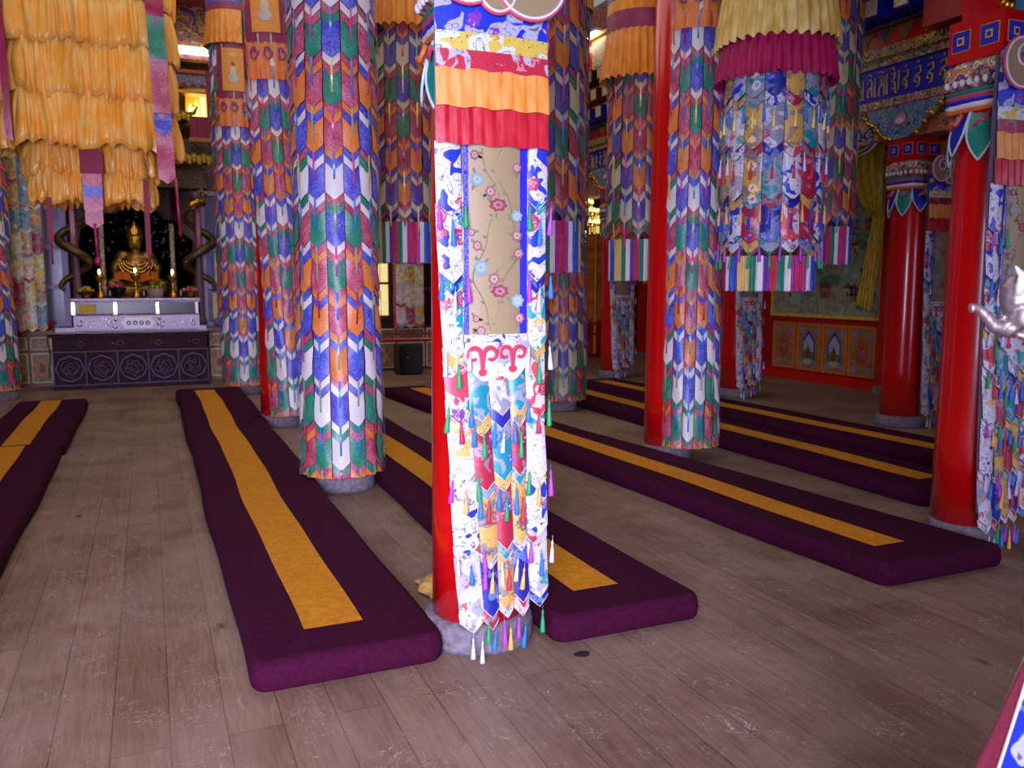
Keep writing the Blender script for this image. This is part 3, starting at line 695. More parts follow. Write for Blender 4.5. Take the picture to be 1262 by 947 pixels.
# big floral drum in front
def floral_drum(x, y, zb, Rad=.315):
    root = empty('hanging_floral_drum', (x, y, zb), 0, 'big floral silk drum with gold and magenta pleats and rainbow fringe', 'hanging banner')
    f = tocam(x, y); n = 16
    drum_fringe(root, Rad-.012, 0, .23)
    tiers = [1.22, .90, .58, .30]
    keys = [['navy', 'gold', 'teal', 'crim', 'navy', 'gold', 'blue', 'teal'], ['gold', 'silver', 'gold', 'teal', 'white', 'teal', 'silver', 'white'],
            ['white', 'gold', 'teal', 'cloud', 'crim', 'cloud', 'teal', 'gold'], ['teal', 'cloud', 'crim', 'navy', 'cloudr', 'crim', 'cloud', 'white']]
    for i in range(n):
        a0 = f+2*PI*(i-.5)/n+.006; a1 = f+2*PI*(i+.5)/n-.006; mb = MB(); prev = 1.47; first = True; vd = .055
        def P(u, z, off):
            a = a0+(a1-a0)*u; r = Rad+off+.014*(1-(2*u-1)**2); return (r*math.cos(a), r*math.sin(a), z)
        for t, tip in enumerate(tiers):
            zt0 = prev
            for (zt, zb_, m, o0, o1) in ((zt0, tip, FL[keys[t][(i+t) % 8]], 0, .016), (tip, tip-.06, FL[keys[(t+2) % 4][(i+3) % 8]], 0, .01)):
                fl = first
                mb.grid(lambda u, v: P(u, (zt if fl else zt+vd*abs(2*u-1))*(1-v)+(zb_+vd*abs(2*u-1))*v, o0+(o1-o0)*v), 5, 4, m); first = False
            prev = tip-.06
        mb.build('brocade_strip', root)
        for t, (tip, kA, kB) in enumerate(((1.16, 'blue', 'yellow'), (.84, 'lilac', 'red'), (.52, 'orange', 'navy'), (.27, 'violet', 'green'))):
            am = (a0+a1)/2; r = Rad+.03
            if math.cos(am-f) > -.25:
                tassel(root, r*math.cos(a0), r*math.sin(a0), tip+.045, kA, .12); tassel(root, r*math.cos(am), r*math.sin(am), tip-.01, kB, .11)
    pleats(root, 'magenta_valance', Rad+.075, Rad+.04, 1.37, 1.66, MAG, 36, .013)
    pleats(root, 'gold_valance', Rad+.085, Rad+.045, 1.6, 1.93, YELS, 34, .014, 2)
    mb = MB(); mb.lathe([(Rad+.045, 1.92), (Rad+.05, 2.2)], FL['navy'], 40, cap=False); mb.build('brocade_band', root)
    disc(root, Rad, 2.18); cord(root, 2.2, 6.2-zb)
floral_drum(3.93, 4.68, 1.49)

# ------------------------------------------------------------------ mats
MAROON = plain('maroon_felt', '#3E0828', .9, spec=.12, vary=.18, vs=40, bumps=.5)
MARIGOLD = plain('marigold_felt', '#D08A1C', .85, spec=.2, vary=.12, vs=30, bumps=.4)
def mat_runner(label, c0, c1, w0, w1, s0, s1, seed=0, h=.12, group='long maroon prayer mats with marigold stripes', ends=(.26, .26)):
    """c0/c1: (x left, y) of front and back edge; w widths; s stripe (offset,width) front/back"""
    (xa, ya), (xb, yb) = c0, c1
    root = empty('prayer_mat', (xa, ya, 0), 0, label, 'mat', group)
    L = yb-ya
    def X(u, y):
        t = y/L; return (xb-xa)*t + (w0+(w1-w0)*t)*u + .008*math.sin(y*1.9+seed+u*.8)+.004*math.sin(y*4.3+seed*2)
    def outline(off, z, n=6, rc=.07):
        pts = []
        m = max(14, int(L*5))
        W = w0
        cs = [(0, 0, PI, 1.5*PI), (1, 0, 1.5*PI, 2*PI), (1, 1, 0, .5*PI), (0, 1, .5*PI, PI)]
        def corner(cx, cy, a0, a1):
            for k in range(n+1):
                a = a0+(a1-a0)*k/n
                px_ = (rc if cx == 0 else W-rc)+(rc-off)*math.cos(a); py_ = (rc if cy == 0 else L-rc)+(rc-off)*math.sin(a)
                pts.append((px_/W, py_))
        corner(*cs[0]); corner(*cs[1])
        for k in range(1, m): pts.append(((W-off)/W, rc+(L-2*rc)*k/m))
        corner(*cs[2]); corner(*cs[3])
        for k in range(m-1, 0, -1): pts.append((off/W, rc+(L-2*rc)*k/m))
        return [(X(u, y), y, z) for (u, y) in pts]
    mb = MB(); loops = [(.012, .0), (.0, .015), (-.006, .05), (0, h-.03), (.012, h-.008), (.035, h)]
    b = 0; n = 0
    for k, (off, z) in enumerate(loops):
        o = outline(off, z); n = len(o); mb.v += o
        if k:
            for i in range(n): mb.face((b+(k-1)*n+i, b+(k-1)*n+(i+1) % n, b+k*n+(i+1) % n, b+k*n+i), MAROON)
    top = [(len(loops)-1)*n+i for i in range(n)]
    # top strip faces between the two long sides
    m = max(14, int(L*5)); q = 7
    half = n//2
    # order: corner0(7) corner1(7) right side (m-1) corner2(7) corner3(7) left side (m-1)
    a = top[q-1:0:-1] ; 
    mb.face(top, MAROON, False)
    mb.build('felt_body', root)
    mb = MB(); e0, e1 = ends
    def S(u, v):
        y = e0+(L-e0-e1)*v; t = y/L; o = s0[0]+(s1[0]-s0[0])*t; w = s0[1]+(s1[1]-s0[1])*t; W = w0+(w1-w0)*t
        return (X((o+w*u)/W, y), y, h+.003)
    nv = max(10, int(L*5)); mb.grid(S, 2, nv, MARIGOLD); 
    mb.build('centre_stripe', root)
    return root
mat_runner('nearest mat, left of the central column, its purple end facing the viewer', (.29, 3.15), (.29, 12.1), .76, .83, (.23, .245), (.23, .245), 0)
mat_runner('mat whose blunt end comes out right of the central column foot', (1.53, 3.10), (1.56, 11.6), .76, .72, (.22, .24), (.22, .24), 1.5)
mat_runner('long mat running to the foot of the large right column', (3.38, 3.05), (2.88, 11.2), .89, .60, (.2, .22), (.3, .24), 3)
mat_runner('mat passing just behind the large right column, nearer of the two there', (4.85, 4.1), (4.85, 11.0), .72, .70, (.25, .22), (.25, .22), 4.2)
mat_runner('farthest mat on the right, in front of the painted wall panels', (5.95, 3.9), (5.64, 10.95), .8, .75, (.25, .22), (.25, .22), 5.7)
mat_runner('far mat at the left edge, ending nearest the altar', (-1.5, 8.42), (-1.5, 11.6), .76, .76, (.26, .22), (.26, .22), 2.2, ends=(.01, .1))
mat_runner('nearer mat at the left edge, cut by the view', (-1.54, 3.3), (-1.52, 8.4), .76, .76, (.26, .22), (.26, .22), 6.6, ends=(.25, .01))

# ------------------------------------------------------------------ gold canopy
def canopy():
    root = empty('gold_satin_canopy', (-.41, 8.75, 2.25), 0, 'huge tiered golden satin canopy with ruffles hanging before the altar', 'canopy')
    # octagon-like footprint
    def foot(w, d, ch):
        return [(-w, -d+ch*1.5), (-w+ch*.6, -d), (w-ch*.6, -d), (w, -d+ch*1.5), (w, d-ch), (w-ch, d), (-w+ch, d), (-w, d-ch)]
    def perim(poly, t):
        n = len(poly); ls = [math.dist(poly[i], poly[(i+1) % n]) for i in range(n)]; T = sum(ls); s = t*T
        for i in range(n):
            if s <= ls[i] or i == n-1:
                q = s/ls[i]; a, b = poly[i], poly[(i+1) % n]; nx, ny = (b[1]-a[1])/ls[i], -(b[0]-a[0])/ls[i]
                return a[0]+(b[0]-a[0])*q, a[1]+(b[1]-a[1])*q, nx, ny, T
            s -= ls[i]
    def ruffle(w, d, ch, z0, z1, flare, seed, n=34):
        poly = foot(w, d, ch); mb = MB()
        def fn(u, v):
            x, y, nx, ny, T = perim(poly, u % 1.0)
            ph = u*n + .42*math.sin(u*2*PI*5+seed)+.25*math.sin(u*2*PI*13+seed*2) + (1-v)*.12*math.sin(u*2*PI*9+seed)
            fold = math.sin(2*PI*ph)+.45*math.sin(4*PI*ph+seed+u*40)+.3*math.sin(2*PI*(u*n*3.7))*v
            cr = 1-abs(2*(ph % 1.0)-1); cr = cr*cr*(3-2*cr)
            ph2 = ph*.37+.31*math.sin(u*2*PI*3+seed*5); big = math.sin(2*PI*ph2)
            o = flare*1.1*(1-v)**.6 + .062*(cr-.4)*(.2+.8*(1-v)**.6)*(.75+.25*big) + .010*big*(1-v) + .012*math.sin(PI*min(1, (1-v)*1.05))
            o += .012*math.sin(2*PI*ph*2.3+seed+2.5*v)*math.sin(PI*v) + .01*math.sin(u*2*PI*61+seed-4*v)*(.3+.7*v)
            if v == 0: o -= .015
            if v == 0: o -= .012
            z = z0+(z1-z0)*v + (.022*math.sin(2*PI*ph+1.2)+.018*math.sin(u*2*PI*7+seed))*(1-v)
            return (x+nx*o, y+ny*o, z)
        mb.grid(fn, n*16, 14, GOLDS, wrap=True); return mb.build('ruffle_tier', root)
    W, D, CHm = .70, .52, .38
    zs = [.45, .87, 1.30, 1.72, 2.15, 2.6]
    for k in range(5): ruffle(W, D, CHm, zs[k], zs[k+1]+.05, .055, k*1.7)
    ruffle(.50, .36, .16, .235, .52, .03, 9, 26); ruffle(.47, .34, .16, -.005, .29, .03, 12, 30)
    mb = MB(); mb.box(-W, W, -D, D, 2.6, 2.64, DKWOOD); mb.build('top_board', root)
    cord(root, 2.64, 3.9)
    # corner pendants
    CRC = plain('crimson_cloth', '#8C0838', .6)
    for (x, y, z0, z1, key) in ((-.60, -.50, .45, 2.3, MAG), (.585, -.50, .3, 2.3, None), (.02, -.44, -.08, .22, 'p'), (-.33, -.42, -.35, .02, 's'), (.44, -.42, -.45, .2, 's')):
        mb = MB(); w = .03
        if key is MAG: mb.grid(lambda u, v: (x-.02+.05*u+.03*(1-v), y-.12-.01*math.sin(v*9), z0+(z1-z0)*v), 2, 12, MAG)
        elif key is None:
            segs = [(2.3, 1.9, BLUE), (1.9, 1.55, MAG), (1.55, 1.2, GREEN), (1.2, .75, PINK), (.75, .6, BLUE), (.6, .2, PINK)]
            for (a, b, m) in segs: mb.grid(lambda u, v: (x-.07+.14*u-.09*(a-(a-b)*(1-v)-1.4)*.3, y-.13-.012*math.sin(v*7), b+(a-b)*v-.05*(1-abs(2*u-1))*(1-v)), 4, 6, m)
            mb.tube([(x+.1, y-.13, .2), (x+.12, y-.12, -.3)], .012, MAG, 6)
        elif key == 'p':
            mb.grid(lambda u, v: (x-.09+.18*u, y-.09, .22+.2*v), 4, 4, CRC)
            for i, m in enumerate((PINK, BLUE, PINK)):
                mb.grid(lambda u, v: (x-.075+.15*u, y-.095-.004*i, (.22-.1*i)*v+(.12-.1*i)*(1-v)-.05*(1-abs(2*u-1))*(1-v)), 4, 3, m)
            mb.grid(lambda u, v: (x-.07+.14*u, y-.09, -.2+.2*v-.05*(1-abs(2*u-1))*(1-v)), 4, 4, PINK)
            mb.tube([(x, y-.09, -.2), (x+.01, y-.09, -.5)], .012, MAG, 6); mb.ball((x+.01, y-.09, -.52), (.03, .03, .04), MAG)
        else:
            mb.grid(lambda u, v: (x-.022+.044*u, y, z0+(z1-z0)*v), 2, 6, CRC); mb.tube([(x, y, z0), (x, y, z0-.2)], .008, CRC, 5)
        mb.build('pendant', root)
canopy()

# ------------------------------------------------------------------ altar end
def carved_chest():
    root = empty('carved_chest', (-.24, 13.8, 0), 0, 'long dark carved chest with five round medallions before the altar', 'chest')
    w, d, h = 1.06, .25, .80
    mb = MB(); mb.box(-w, w, -d+.02, d, 0, .055, DKWOOD); mb.box(-w+.02, w-.02, -d+.03, d, .055, .76, DKWOOD); mb.box(-w-.02, w+.02, -d, d, .76, h, DKWOOD)
    EDGE = plain('bluish_edge_paint', '#443C66', .5, vary=.2)
    for z in (.06, .54): mb.box(-w+.02, w-.02, -d+.015, -d+.03, z, z+.018, EDGE)
    for k in range(6):
        x = -w+.02+(2*w-.04)*k/5; mb.box(x-.008, x+.008, -d+.014, -d+.03, .07, .54, EDGE)
    mb.build('body', root)
    MED = plain('medallion_relief', '#6A6288', .35, vary=.3, vs=60, bumps=.8)
    for k in range(5):
        x = -w+.02+(2*w-.04)*(k+.5)/5; mb = MB()
        mb.tube([(x+.175*math.cos(t)*(1+.03*math.cos(8*t)), -d+.01, .305+.175*math.sin(t)*(1+.03*math.cos(8*t))) for t in [i*2*PI/48 for i in range(49)]], .011, MED, 5)
        for j in range(3):
            r = .04+.035*j
            mb.tube([(x+r*math.cos(t+j)*(1+.2*math.sin(3*t+k)), -d+.018, .305+r*math.sin(t+j)*(1+.2*math.sin(5*t))) for t in [i*2*PI/30 for i in range(26)]], .006, MED, 4)
        mb.build('medallion', root)
    for k in range(4):
        x = -w+.02+(2*w-.04)*(k+.5)/4; mb = MB(); mb.box(x-.245, x+.245, -d+.012, -d+.03, .575, .745, DKWOOD)
        dr = mb.build('drawer', root)
        m2 = MB(); m2.ball((x, -d, .665), .016, SILVER); m2.build('drawer_knob', dr)
        m2 = MB(); m2.tube([(x+.1+.05*math.cos(t), -d+.008, .66+.03*math.sin(t)) for t in [i*.4 for i in range(17)]], .005, MED, 4); m2.build('carving', dr)
    c = empty('silk_scarf', (-.24, 13.8, .8), 0, 'thin white silk cloth laid along the carved chest top, ends hanging', 'cloth')
    m = satin('pale_silk', '#B8B4C0'); mb = MB()
    mb.grid(lambda u, v: (-w-.03+(2*w+.06)*u, -d-.01+.2*v, .012+.003*math.sin(u*40)), 40, 2, m)
    for s in (-1, 1): mb.grid(lambda u, v: (s*(w+.03+.015*math.sin(v*9)), -d-.01+.2*u+.02*math.sin(v*5), .012-(.62 if s < 0 else .4)*v), 4, 10, m)
    mb.build('cloth', c)
carved_chest()
def silver_altar():
    root = empty('silver_altar', (-.13, 14.42, 0), 0, 'stepped silver altar with pierced relief front behind the carved chest', 'altar')
    mb = MB(); mb.box(-.98, .92, -.3, .2, 0, .8, DKWOOD); mb.box(-.9, .86, -.3, .2, .8, 1.06, SILVER)
    mb.box(-1.15, -.9, -.3, .2, .8, .87, SILVER); mb.box(.86, .96, -.3, .2, .8, .87, SILVER); mb.build('silver_step', root)
    LIT = plain('polished_silver', '#F4F0F8', .15, 1)
    mb = MB()
    def lens(cx, w, m, hw=.07):
        mb.prism([(cx-w, .93), (cx-w*.75, .93+hw), (cx+w*.75, .93+hw), (cx+w, .93), (cx+w*.75, .93-hw), (cx-w*.75, .93-hw)], lambda a, b, d: (a, -.3-d, b), .015, m)
    WHT = plain('white_enamel', '#F8F4FA', .3, vary=.03)
    lens(-.02, .24, WHT, .085); lens(-.6, .2, SILVER); lens(.55, .2, SILVER)
    for k in range(4): mb.tube([(-.15+.088*k+.024*math.cos(t), -.318, .93+.024*math.sin(t)) for t in [i*PI/6 for i in range(13)]], .008, DKWOOD, 5)
    for k in range(60): 
        x = -.88+1.72*k/59; mb.ball((x, -.31, 1.05), .012, SILVER, 6, 4); mb.ball((x, -.31, .815), .01, SILVER, 6, 4)
    for k in range(40):
        x = -.85+random.random()*1.66
        if abs(x+.02) > .27: mb.ball((x, -.305, .86+random.random()*.14), (.03, .012, .02), LIT, 6, 4)
    mb.build('pierced_relief', root)
    mb = MB(); mb.box(-.92, .88, -.27, .2, 1.24, 1.3, SILVER); mb.box(-.9, .86, -.1, .18, 1.06, 1.24, plain('dark_recess_lining', '#1A1418', .4))
    for x in (-.9, -.33, .26, .83): mb.box(x-.02, x+.02, -.26, -.22, 1.06, 1.24, LIT)
    for k in range(60): mb.ball((-.9+1.76*k/59, -.28, 1.26), .012, SILVER, 6, 4)
    mb.build('top_shelf', root)
    g = plain('case_glass', '#181014', .25, vary=.02); mb = MB(); mb.box(-.88, .84, -.235, -.23, 1.07, 1.235, g); mb.build('glass_front', root)
    n = MB(); n.box(0, .22, 0, .004, 0, .13, plain('yellow_paper', '#E0B81C', .6)); tag(n.build('paper_notice', None, (-.95, 14.11, 1.085)), 'small yellow notice card on the left of the silver altar', 'notice')
silver_altar()

def butter_lamp(x, y, z, s, label):
    r = empty('butter_lamp', (x, y, z), 0, label, 'lamp', 'golden butter lamps on the altar')
    mb = MB(); mb.lathe([(.001, 0), (.09*s, 0), (.1*s, .03*s), (.07*s, .07*s), (.03*s, .15*s), (.02*s, .22*s), (.035*s, .25*s), (.02*s, .28*s), (.05*s, .33*s), (.085*s, .40*s), (.09*s, .44*s), (.07*s, .43*s)], GOLD, 20, cap=False); mb.build('stem_cup', r)
    mb = MB(); mb.ball((0, 0, .50*s), (.018, .018, .04), emit('butter_flame', '#FFDCA0', 14), 8, 6); mb.build('flame', r)
ALT = 1.30
butter_lamp(-.66, 14.35, ALT, .8, 'left golden butter lamp with a lit flame')
butter_lamp(-.16, 14.33, ALT, .85, 'middle golden butter lamp in front of the statue')
butter_lamp(.37, 14.35, ALT, .8, 'right golden butter lamp with a lit flame')
def bowl(x, y, z, label, mat, fruit, fm, pr, name='offering_bowl', leaf=False):
    r = empty(name, (x, y, z), 0, label, 'offering', 'offerings on the altar shelf')
    mb = MB(); mb.lathe(pr, mat, 24, cap=False); mb.build('vessel', r)
    mb = MB(); zt = pr[-1][1]; rr = pr[-1][0]
    rnd = random.Random(int(x*100)+7)
    for k in range(fruit):
        a = rnd.random()*6.28; q = rnd.random()**.5*rr*.85; mb.ball((q*math.cos(a), q*math.sin(a), zt+.01+.05*(1-q/rr)*rnd.uniform(.6, 1.4)), rnd.uniform(.018, .03), fm[k % len(fm)], 8, 5)
    if leaf:
        for k in range(16):
            a = rnd.random()*6.28; l = rnd.uniform(.08, .17)
            mb.grid(lambda u, v: ((u-.5)*.03*math.sin(PI*v)-math.sin(a)*0+math.cos(a)*l*v*.7, math.sin(a)*l*v*.7+(u-.5)*.02, zt+l*v), 2, 4, fm[k % len(fm)])
    mb.build('contents', r)
PKF = plain('pink_flowers', '#D84A78', .6); RDF = plain('red_fruit', '#B82838', .4); YF = plain('yellow_fruit', '#D8A820', .4); GRL = plain('leaf_green', '#5C8A30', .6)
bowl(-.85, 14.24, ALT, 'golden plate of yellow fruit at the left end of the altar', GOLD, 26, [YF, GRL, YF], [(.001, 0), (.07, 0), (.05, .03), (.14, .09), (.16, .1)])
bowl(-.41, 14.36, ALT, 'black bowl of pink flowers left of the middle lamp', plain('black_lacquer', '#141014', .2), 30, [PKF, RDF], [(.001, 0), (.06, 0), (.04, .05), (.07, .07), (.12, .15), (.125, .16)])
bowl(.12, 14.36, ALT, 'pale woven pot of yellow green plants right of the middle lamp', plain('pale_pot', '#A8A088', .6), 10, [YF, GRL], [(.001, 0), (.1, 0), (.12, .1), (.13, .15)], leaf=True, name='potted_plant')
bowl(.62, 14.36, ALT, 'red and gold fruit bowl at the right end of the altar', GOLD, 30, [RDF, PKF, YF], [(.001, 0), (.06, 0), (.05, .04), (.13, .09), (.14, .1)])
for k, (x, lb) in enumerate(((-.53, 'small silver vase beside the left butter lamp'), (.49, 'small silver vase beside the right butter lamp'), (-.05, 'small silver vase beside the middle butter lamp'))):
    r = empty('silver_vase', (x, 14.48, ALT), 0, lb, 'vase', 'small silver vases on the altar'); mb = MB(); mb.lathe([(.001, 0), (.035, 0), (.05, .06), (.025, .1), (.04, .13)], SILVER, 16, cap=False); mb.build('vessel', r)

# statue
def remesh(o, vox, sm=6):
    m = o.modifiers.new('join', 'REMESH'); m.mode = 'VOXEL'; m.voxel_size = vox; m.use_smooth_shade = True
    s = o.modifiers.new('soft', 'SMOOTH'); s.factor = .5; s.iterations = sm
BRONZE = plain('gilded_bronze', '#9C7438', .38, .85, vary=.35, vs=18, bumps=.4)
def statue():
    root = empty('seated_statue', (-.15, 15.2, 0), 0, 'gilded seated deity statue with orange sash at the altar centre', 'statue')
    pd = MB(); pd.box(-.45, .45, -.3, .2, 0, 1.12, DKWOOD); pd.build('pedestal', root)
    for o_ in (): pass
    mb = MB()
    mb.lathe([(.001, 0), (.42, .0), (.44, .05), (.36, .09), (.42, .14), (.38, .17), (.001, .17)], BRONZE, 36, cap=False, rfn=lambda t, z: 1+.04*math.cos(14*t)); mb.build('lotus_throne', root)
    mb = MB()
    B = mb.ball
    B((0, .02, .27), (.3, .22, .12), BRONZE, 18, 12)
    for s in (-1, 1):
        mb.tube([(s*.1, .02, .28), (s*.33, -.1, .27), (s*.36, -.14, .25)], [.13, .12, .1], BRONZE, 12)
        mb.tube([(s*.34, -.12, .25), (s*.12, -.24, .23), (-s*.1, -.22, .22)], [.09, .075, .05], BRONZE, 12)
        mb.tube([(s*.17, 0, .68), (s*.26, -.02, .52), (s*.25, -.12, .42), (s*.06, -.22, .42)], [.075, .068, .06, .045], BRONZE, 12)
        B((s*.16, 0, .67), (.1, .09, .09), BRONZE, 12, 8); B((s*.09, -.01, .95), (.018, .03, .06), BRONZE, 8, 6)
    B((0, 0, .44), (.19, .14, .2), BRONZE, 14, 10); B((0, 0, .60), (.21, .14, .15), BRONZE, 14, 10); B((0, 0, .74), (.065, .06, .09), BRONZE, 10, 8)
    B((0, -.01, .88), (.095, .1, .125), BRONZE, 16, 12); B((0, -.105, .875), (.018, .025, .03), BRONZE, 8, 6); B((0, -.09, .825), (.035, .018, .012), BRONZE, 8, 6)
    B((0, 0, 1.02), (.07, .07, .07), BRONZE, 12, 8); B((0, 0, 1.09), (.03, .03, .05), BRONZE, 8, 6)
    o = mb.build('body', root); remesh(o, .013, 4)
    mb = MB(); FACE = plain('gold_face', '#D8B040', .35, .7)
    mb.grid(lambda u, v: (.078*math.sin((u-.5)*2.2), -.012-.104*math.cos((u-.5)*2.2)*math.sin(PI*(.15+.7*v))-.012, .79+.17*v), 8, 8, FACE); mb.build('gilded_face', root)
    mb = MB()
    for k in range(5):
        a = -PI/2+(k-2)*.42; mb.prism([(-.03, 0), (.03, 0), (.035, .06), (0, .12), (-.035, .06)], lambda p, q, d: (.1*math.cos(a)-p*math.sin(a), .1*math.sin(a)+p*math.cos(a)-d*.3, .96+q), .01, GOLD)
    mb.build('crown', root)
    mb = MB()
    mb.grid(lambda u, v: (-.27+.54*u, -.2-.07*math.sin(PI*u)-.02*v, .36+.1*v+.02*math.sin(u*9)), 14, 4, satin('orange_sash', '#D86A14')); mb.build('sash', root)
    mb = MB(); 
    for s in (-1, 1):
        for j in range(4): mb.tube([(s*(.12+.03*j)*math.cos(t), -.15-.02*j, .62-(.06+.05*j)*math.sin(t)) for t in [i*PI/10*.5 for i in range(11)]], .012, GOLD, 6)
    mb.build('necklace', root)
    # flaming back plate
    mb = MB(); DK = ornate('dark_filigree', ['#0A0A0C', '#14181C', '#3A3020', '#0C0C10', '#24303A', '#C8B890', '#0A0A10', '#2A2018'], 16, .4)
    pol = [(.78*math.cos(t)*(1+.04*math.cos(15*t)), .62+.68*math.sin(t)*(1+.04*math.cos(15*t))) for t in [i*2*PI/60 for i in range(60)]]
    mb.prism(pol, lambda a, b, d: (a, .26-d, b), .03, DK)
    for _ in range(90):
        t = random.uniform(.1, 3.0); q = random.uniform(.35, .72); mb.ball((q*math.cos(t), .22, .62+.9*q*math.sin(t)), (random.uniform(.008, .03), .01, random.uniform(.008, .02)), SILVER, 6, 4); mb.build('back_plate', root)
    for o_ in kids(root):
        if o_.name.startswith('pedestal'): continue
        o_.location.z += 1.12; o_.scale = (1.2, 1.0, 1.24)
statue()
def dragon_pillar(x, s, label):
    root = empty('dragon_pillar', (x, 14.54, .871), 0, label, 'pillar', 'dragon-coiled pillars beside the statue')
    LP = plain('mauve_lacquer', '#6A4A58', .35)
    mb = MB(); mb.lathe([(.08, 0), (.08, .08), (.055, .1), (.05, 1.95), (.09, 2.0), (.09, 2.1)], LP, 16); mb.build('post', root)
    DR = plain('dragon_scales', '#6A5030', .35, .6, vary=.4, vs=60, bumps=.6)
    pts = []; rad = []
    for k in range(60):
        t = k/59; a = -.6+t*2*PI*1.9; rr = .20 if t < .8 else .2+.25*(t-.8)
        pts.append((s*(.02+rr*math.cos(a)), rr*.5*math.sin(a), .55+1.35*t)); rad.append(.018+.05*math.sin(PI*min(1, t*1.1))**.7)
    mb = MB(); mb.tube(pts, rad, DR, 10)
    ridge = [(p[0], p[1], p[2]+r*1.05) for p, r in zip(pts, rad)]; mb.tube(ridge, .008, GOLD, 4); mb.build('dragon_body', root)
    hx, hy, hz = pts[-1]
    mb = MB(); mb.tube([(hx, hy, hz), (hx-s*.07, hy-.06, hz+.03), (hx-s*.18, hy-.12, hz-.02), (hx-s*.26, hy-.14, hz-.06)], [.05, .075, .05, .02], GOLD, 10)
    mb.tube([(hx-s*.1, hy-.08, hz-.03), (hx-s*.2, hy-.12, hz-.1)], [.035, .012], GOLD, 8)
    for q in (-1, 1):
        mb.tube([(hx-s*.05, hy-.05+q*.03, hz+.06), (hx+s*.02, hy+q*.07, hz+.16), (hx-s*.05, hy+q*.1, hz+.24)], [.018, .012, .004], GOLD, 6)
        mb.tube([(hx+s*.0, hy+q*.06, hz+.13), (hx+s*.1, hy+q*.1, hz+.18)], [.012, .004], GOLD, 6)
    mb.ball((hx-s*.1, hy-.13, hz+.05), .015, plain('white_enamel', '#F8F4FA'))
    mb.build('dragon_head', root)
    mb = MB(); mb.grid(lambda u, v: (s*(-.02+.06*u), -.09+.01*math.sin(v*8), 1.25+.85*v), 2, 8, MAG); mb.build('ribbon', root)
dragon_pillar(-.98, -1, 'dark dragon-coiled pillar at the left of the statue')
dragon_pillar(.78, 1, 'dragon-coiled pillar with golden antlered head right of the statue')
for (x, s, lb) in ((-.62, 1, 'narrow beaded brocade hanging left of the statue'), (.40, 1, 'narrow beaded brocade hanging right of the statue')):
    r = empty('beaded_hanging', (x, 14.72, 1.32), 0, lb, 'hanging', 'beaded hangings beside the statue'); mb = MB()
    mb.lathe([(.04, 0), (.045, .02), (.035, .6), (.04, 1.1), (.02, 1.15)], floral('beaded_brocade', '#8A7450', '#C8B8A0', '#A83848', '#2C8A78', '#C87830', cs=30, fs=24), 12); mb.build('strip', r)
    mb = MB(); mb.tube([(0, 0, 1.15), (0, 0, 2.4)], .008, DKWOOD, 6); mb.build('hanging_cord', r)
# cabinets with glazed doors flanking the shrine
def glazed_cabinet(x0, x1, label, lit):
    root = empty('glazed_cabinet', ((x0+x1)/2, 14.85, .82), 0, label, 'cabinet', 'lilac glazed cabinets flanking the shrine')
    w = (x1-x0)/2; H = 2.2; mb = MB()
    mb.box(-w, w, -.02, .3, -.82, H, plain('cabinet_inside', '#30283C', .6))
    for x in (-w, w-.09): mb.box(x, x+.09, -.08, .0, 0, H, LILACW)
    for z in (0, .62, 1.22, 2.12): mb.box(-w, w, -.075, 0, z, z+.07, LILACW)
    mb.box(-.02, .02, -.07, 0, 0, H, LILACW)
    mb.build('frame', root)
    mb = MB()
    gm = plain('blue_grey_pane', '#6E6E92', .15) 
    mb.box(-w+.08, w-.08, -.04, -.035, .07, 2.12, gm); mb.build('glass_pane', root)
    if lit:
        mb = MB()
        for (a, b, z0, z1, c) in ((-.15, -.08, .1, .55, '#E0C060'), (-.16, -.12, .72, 1.15, '#3A50B0'), (-.10, -.04, .7, 1.2, '#E0D090'), (.05, .12, .75, 1.15, '#70608A'), (.04, .14, .12, .5, '#C04838')):
            mb.box(a, b, -.052, -.045, z0, z1, plain('cabinet_scroll_'+c[1:], c, .5))
        mb.build('wrapped_scroll', root)
glazed_cabinet(-1.75, -1.1, 'lilac glazed cabinet left of the statue', False)
glazed_cabinet(.82, 1.45, 'lilac glazed cabinet right of the statue with coloured scrolls inside', True)
mb = MB()
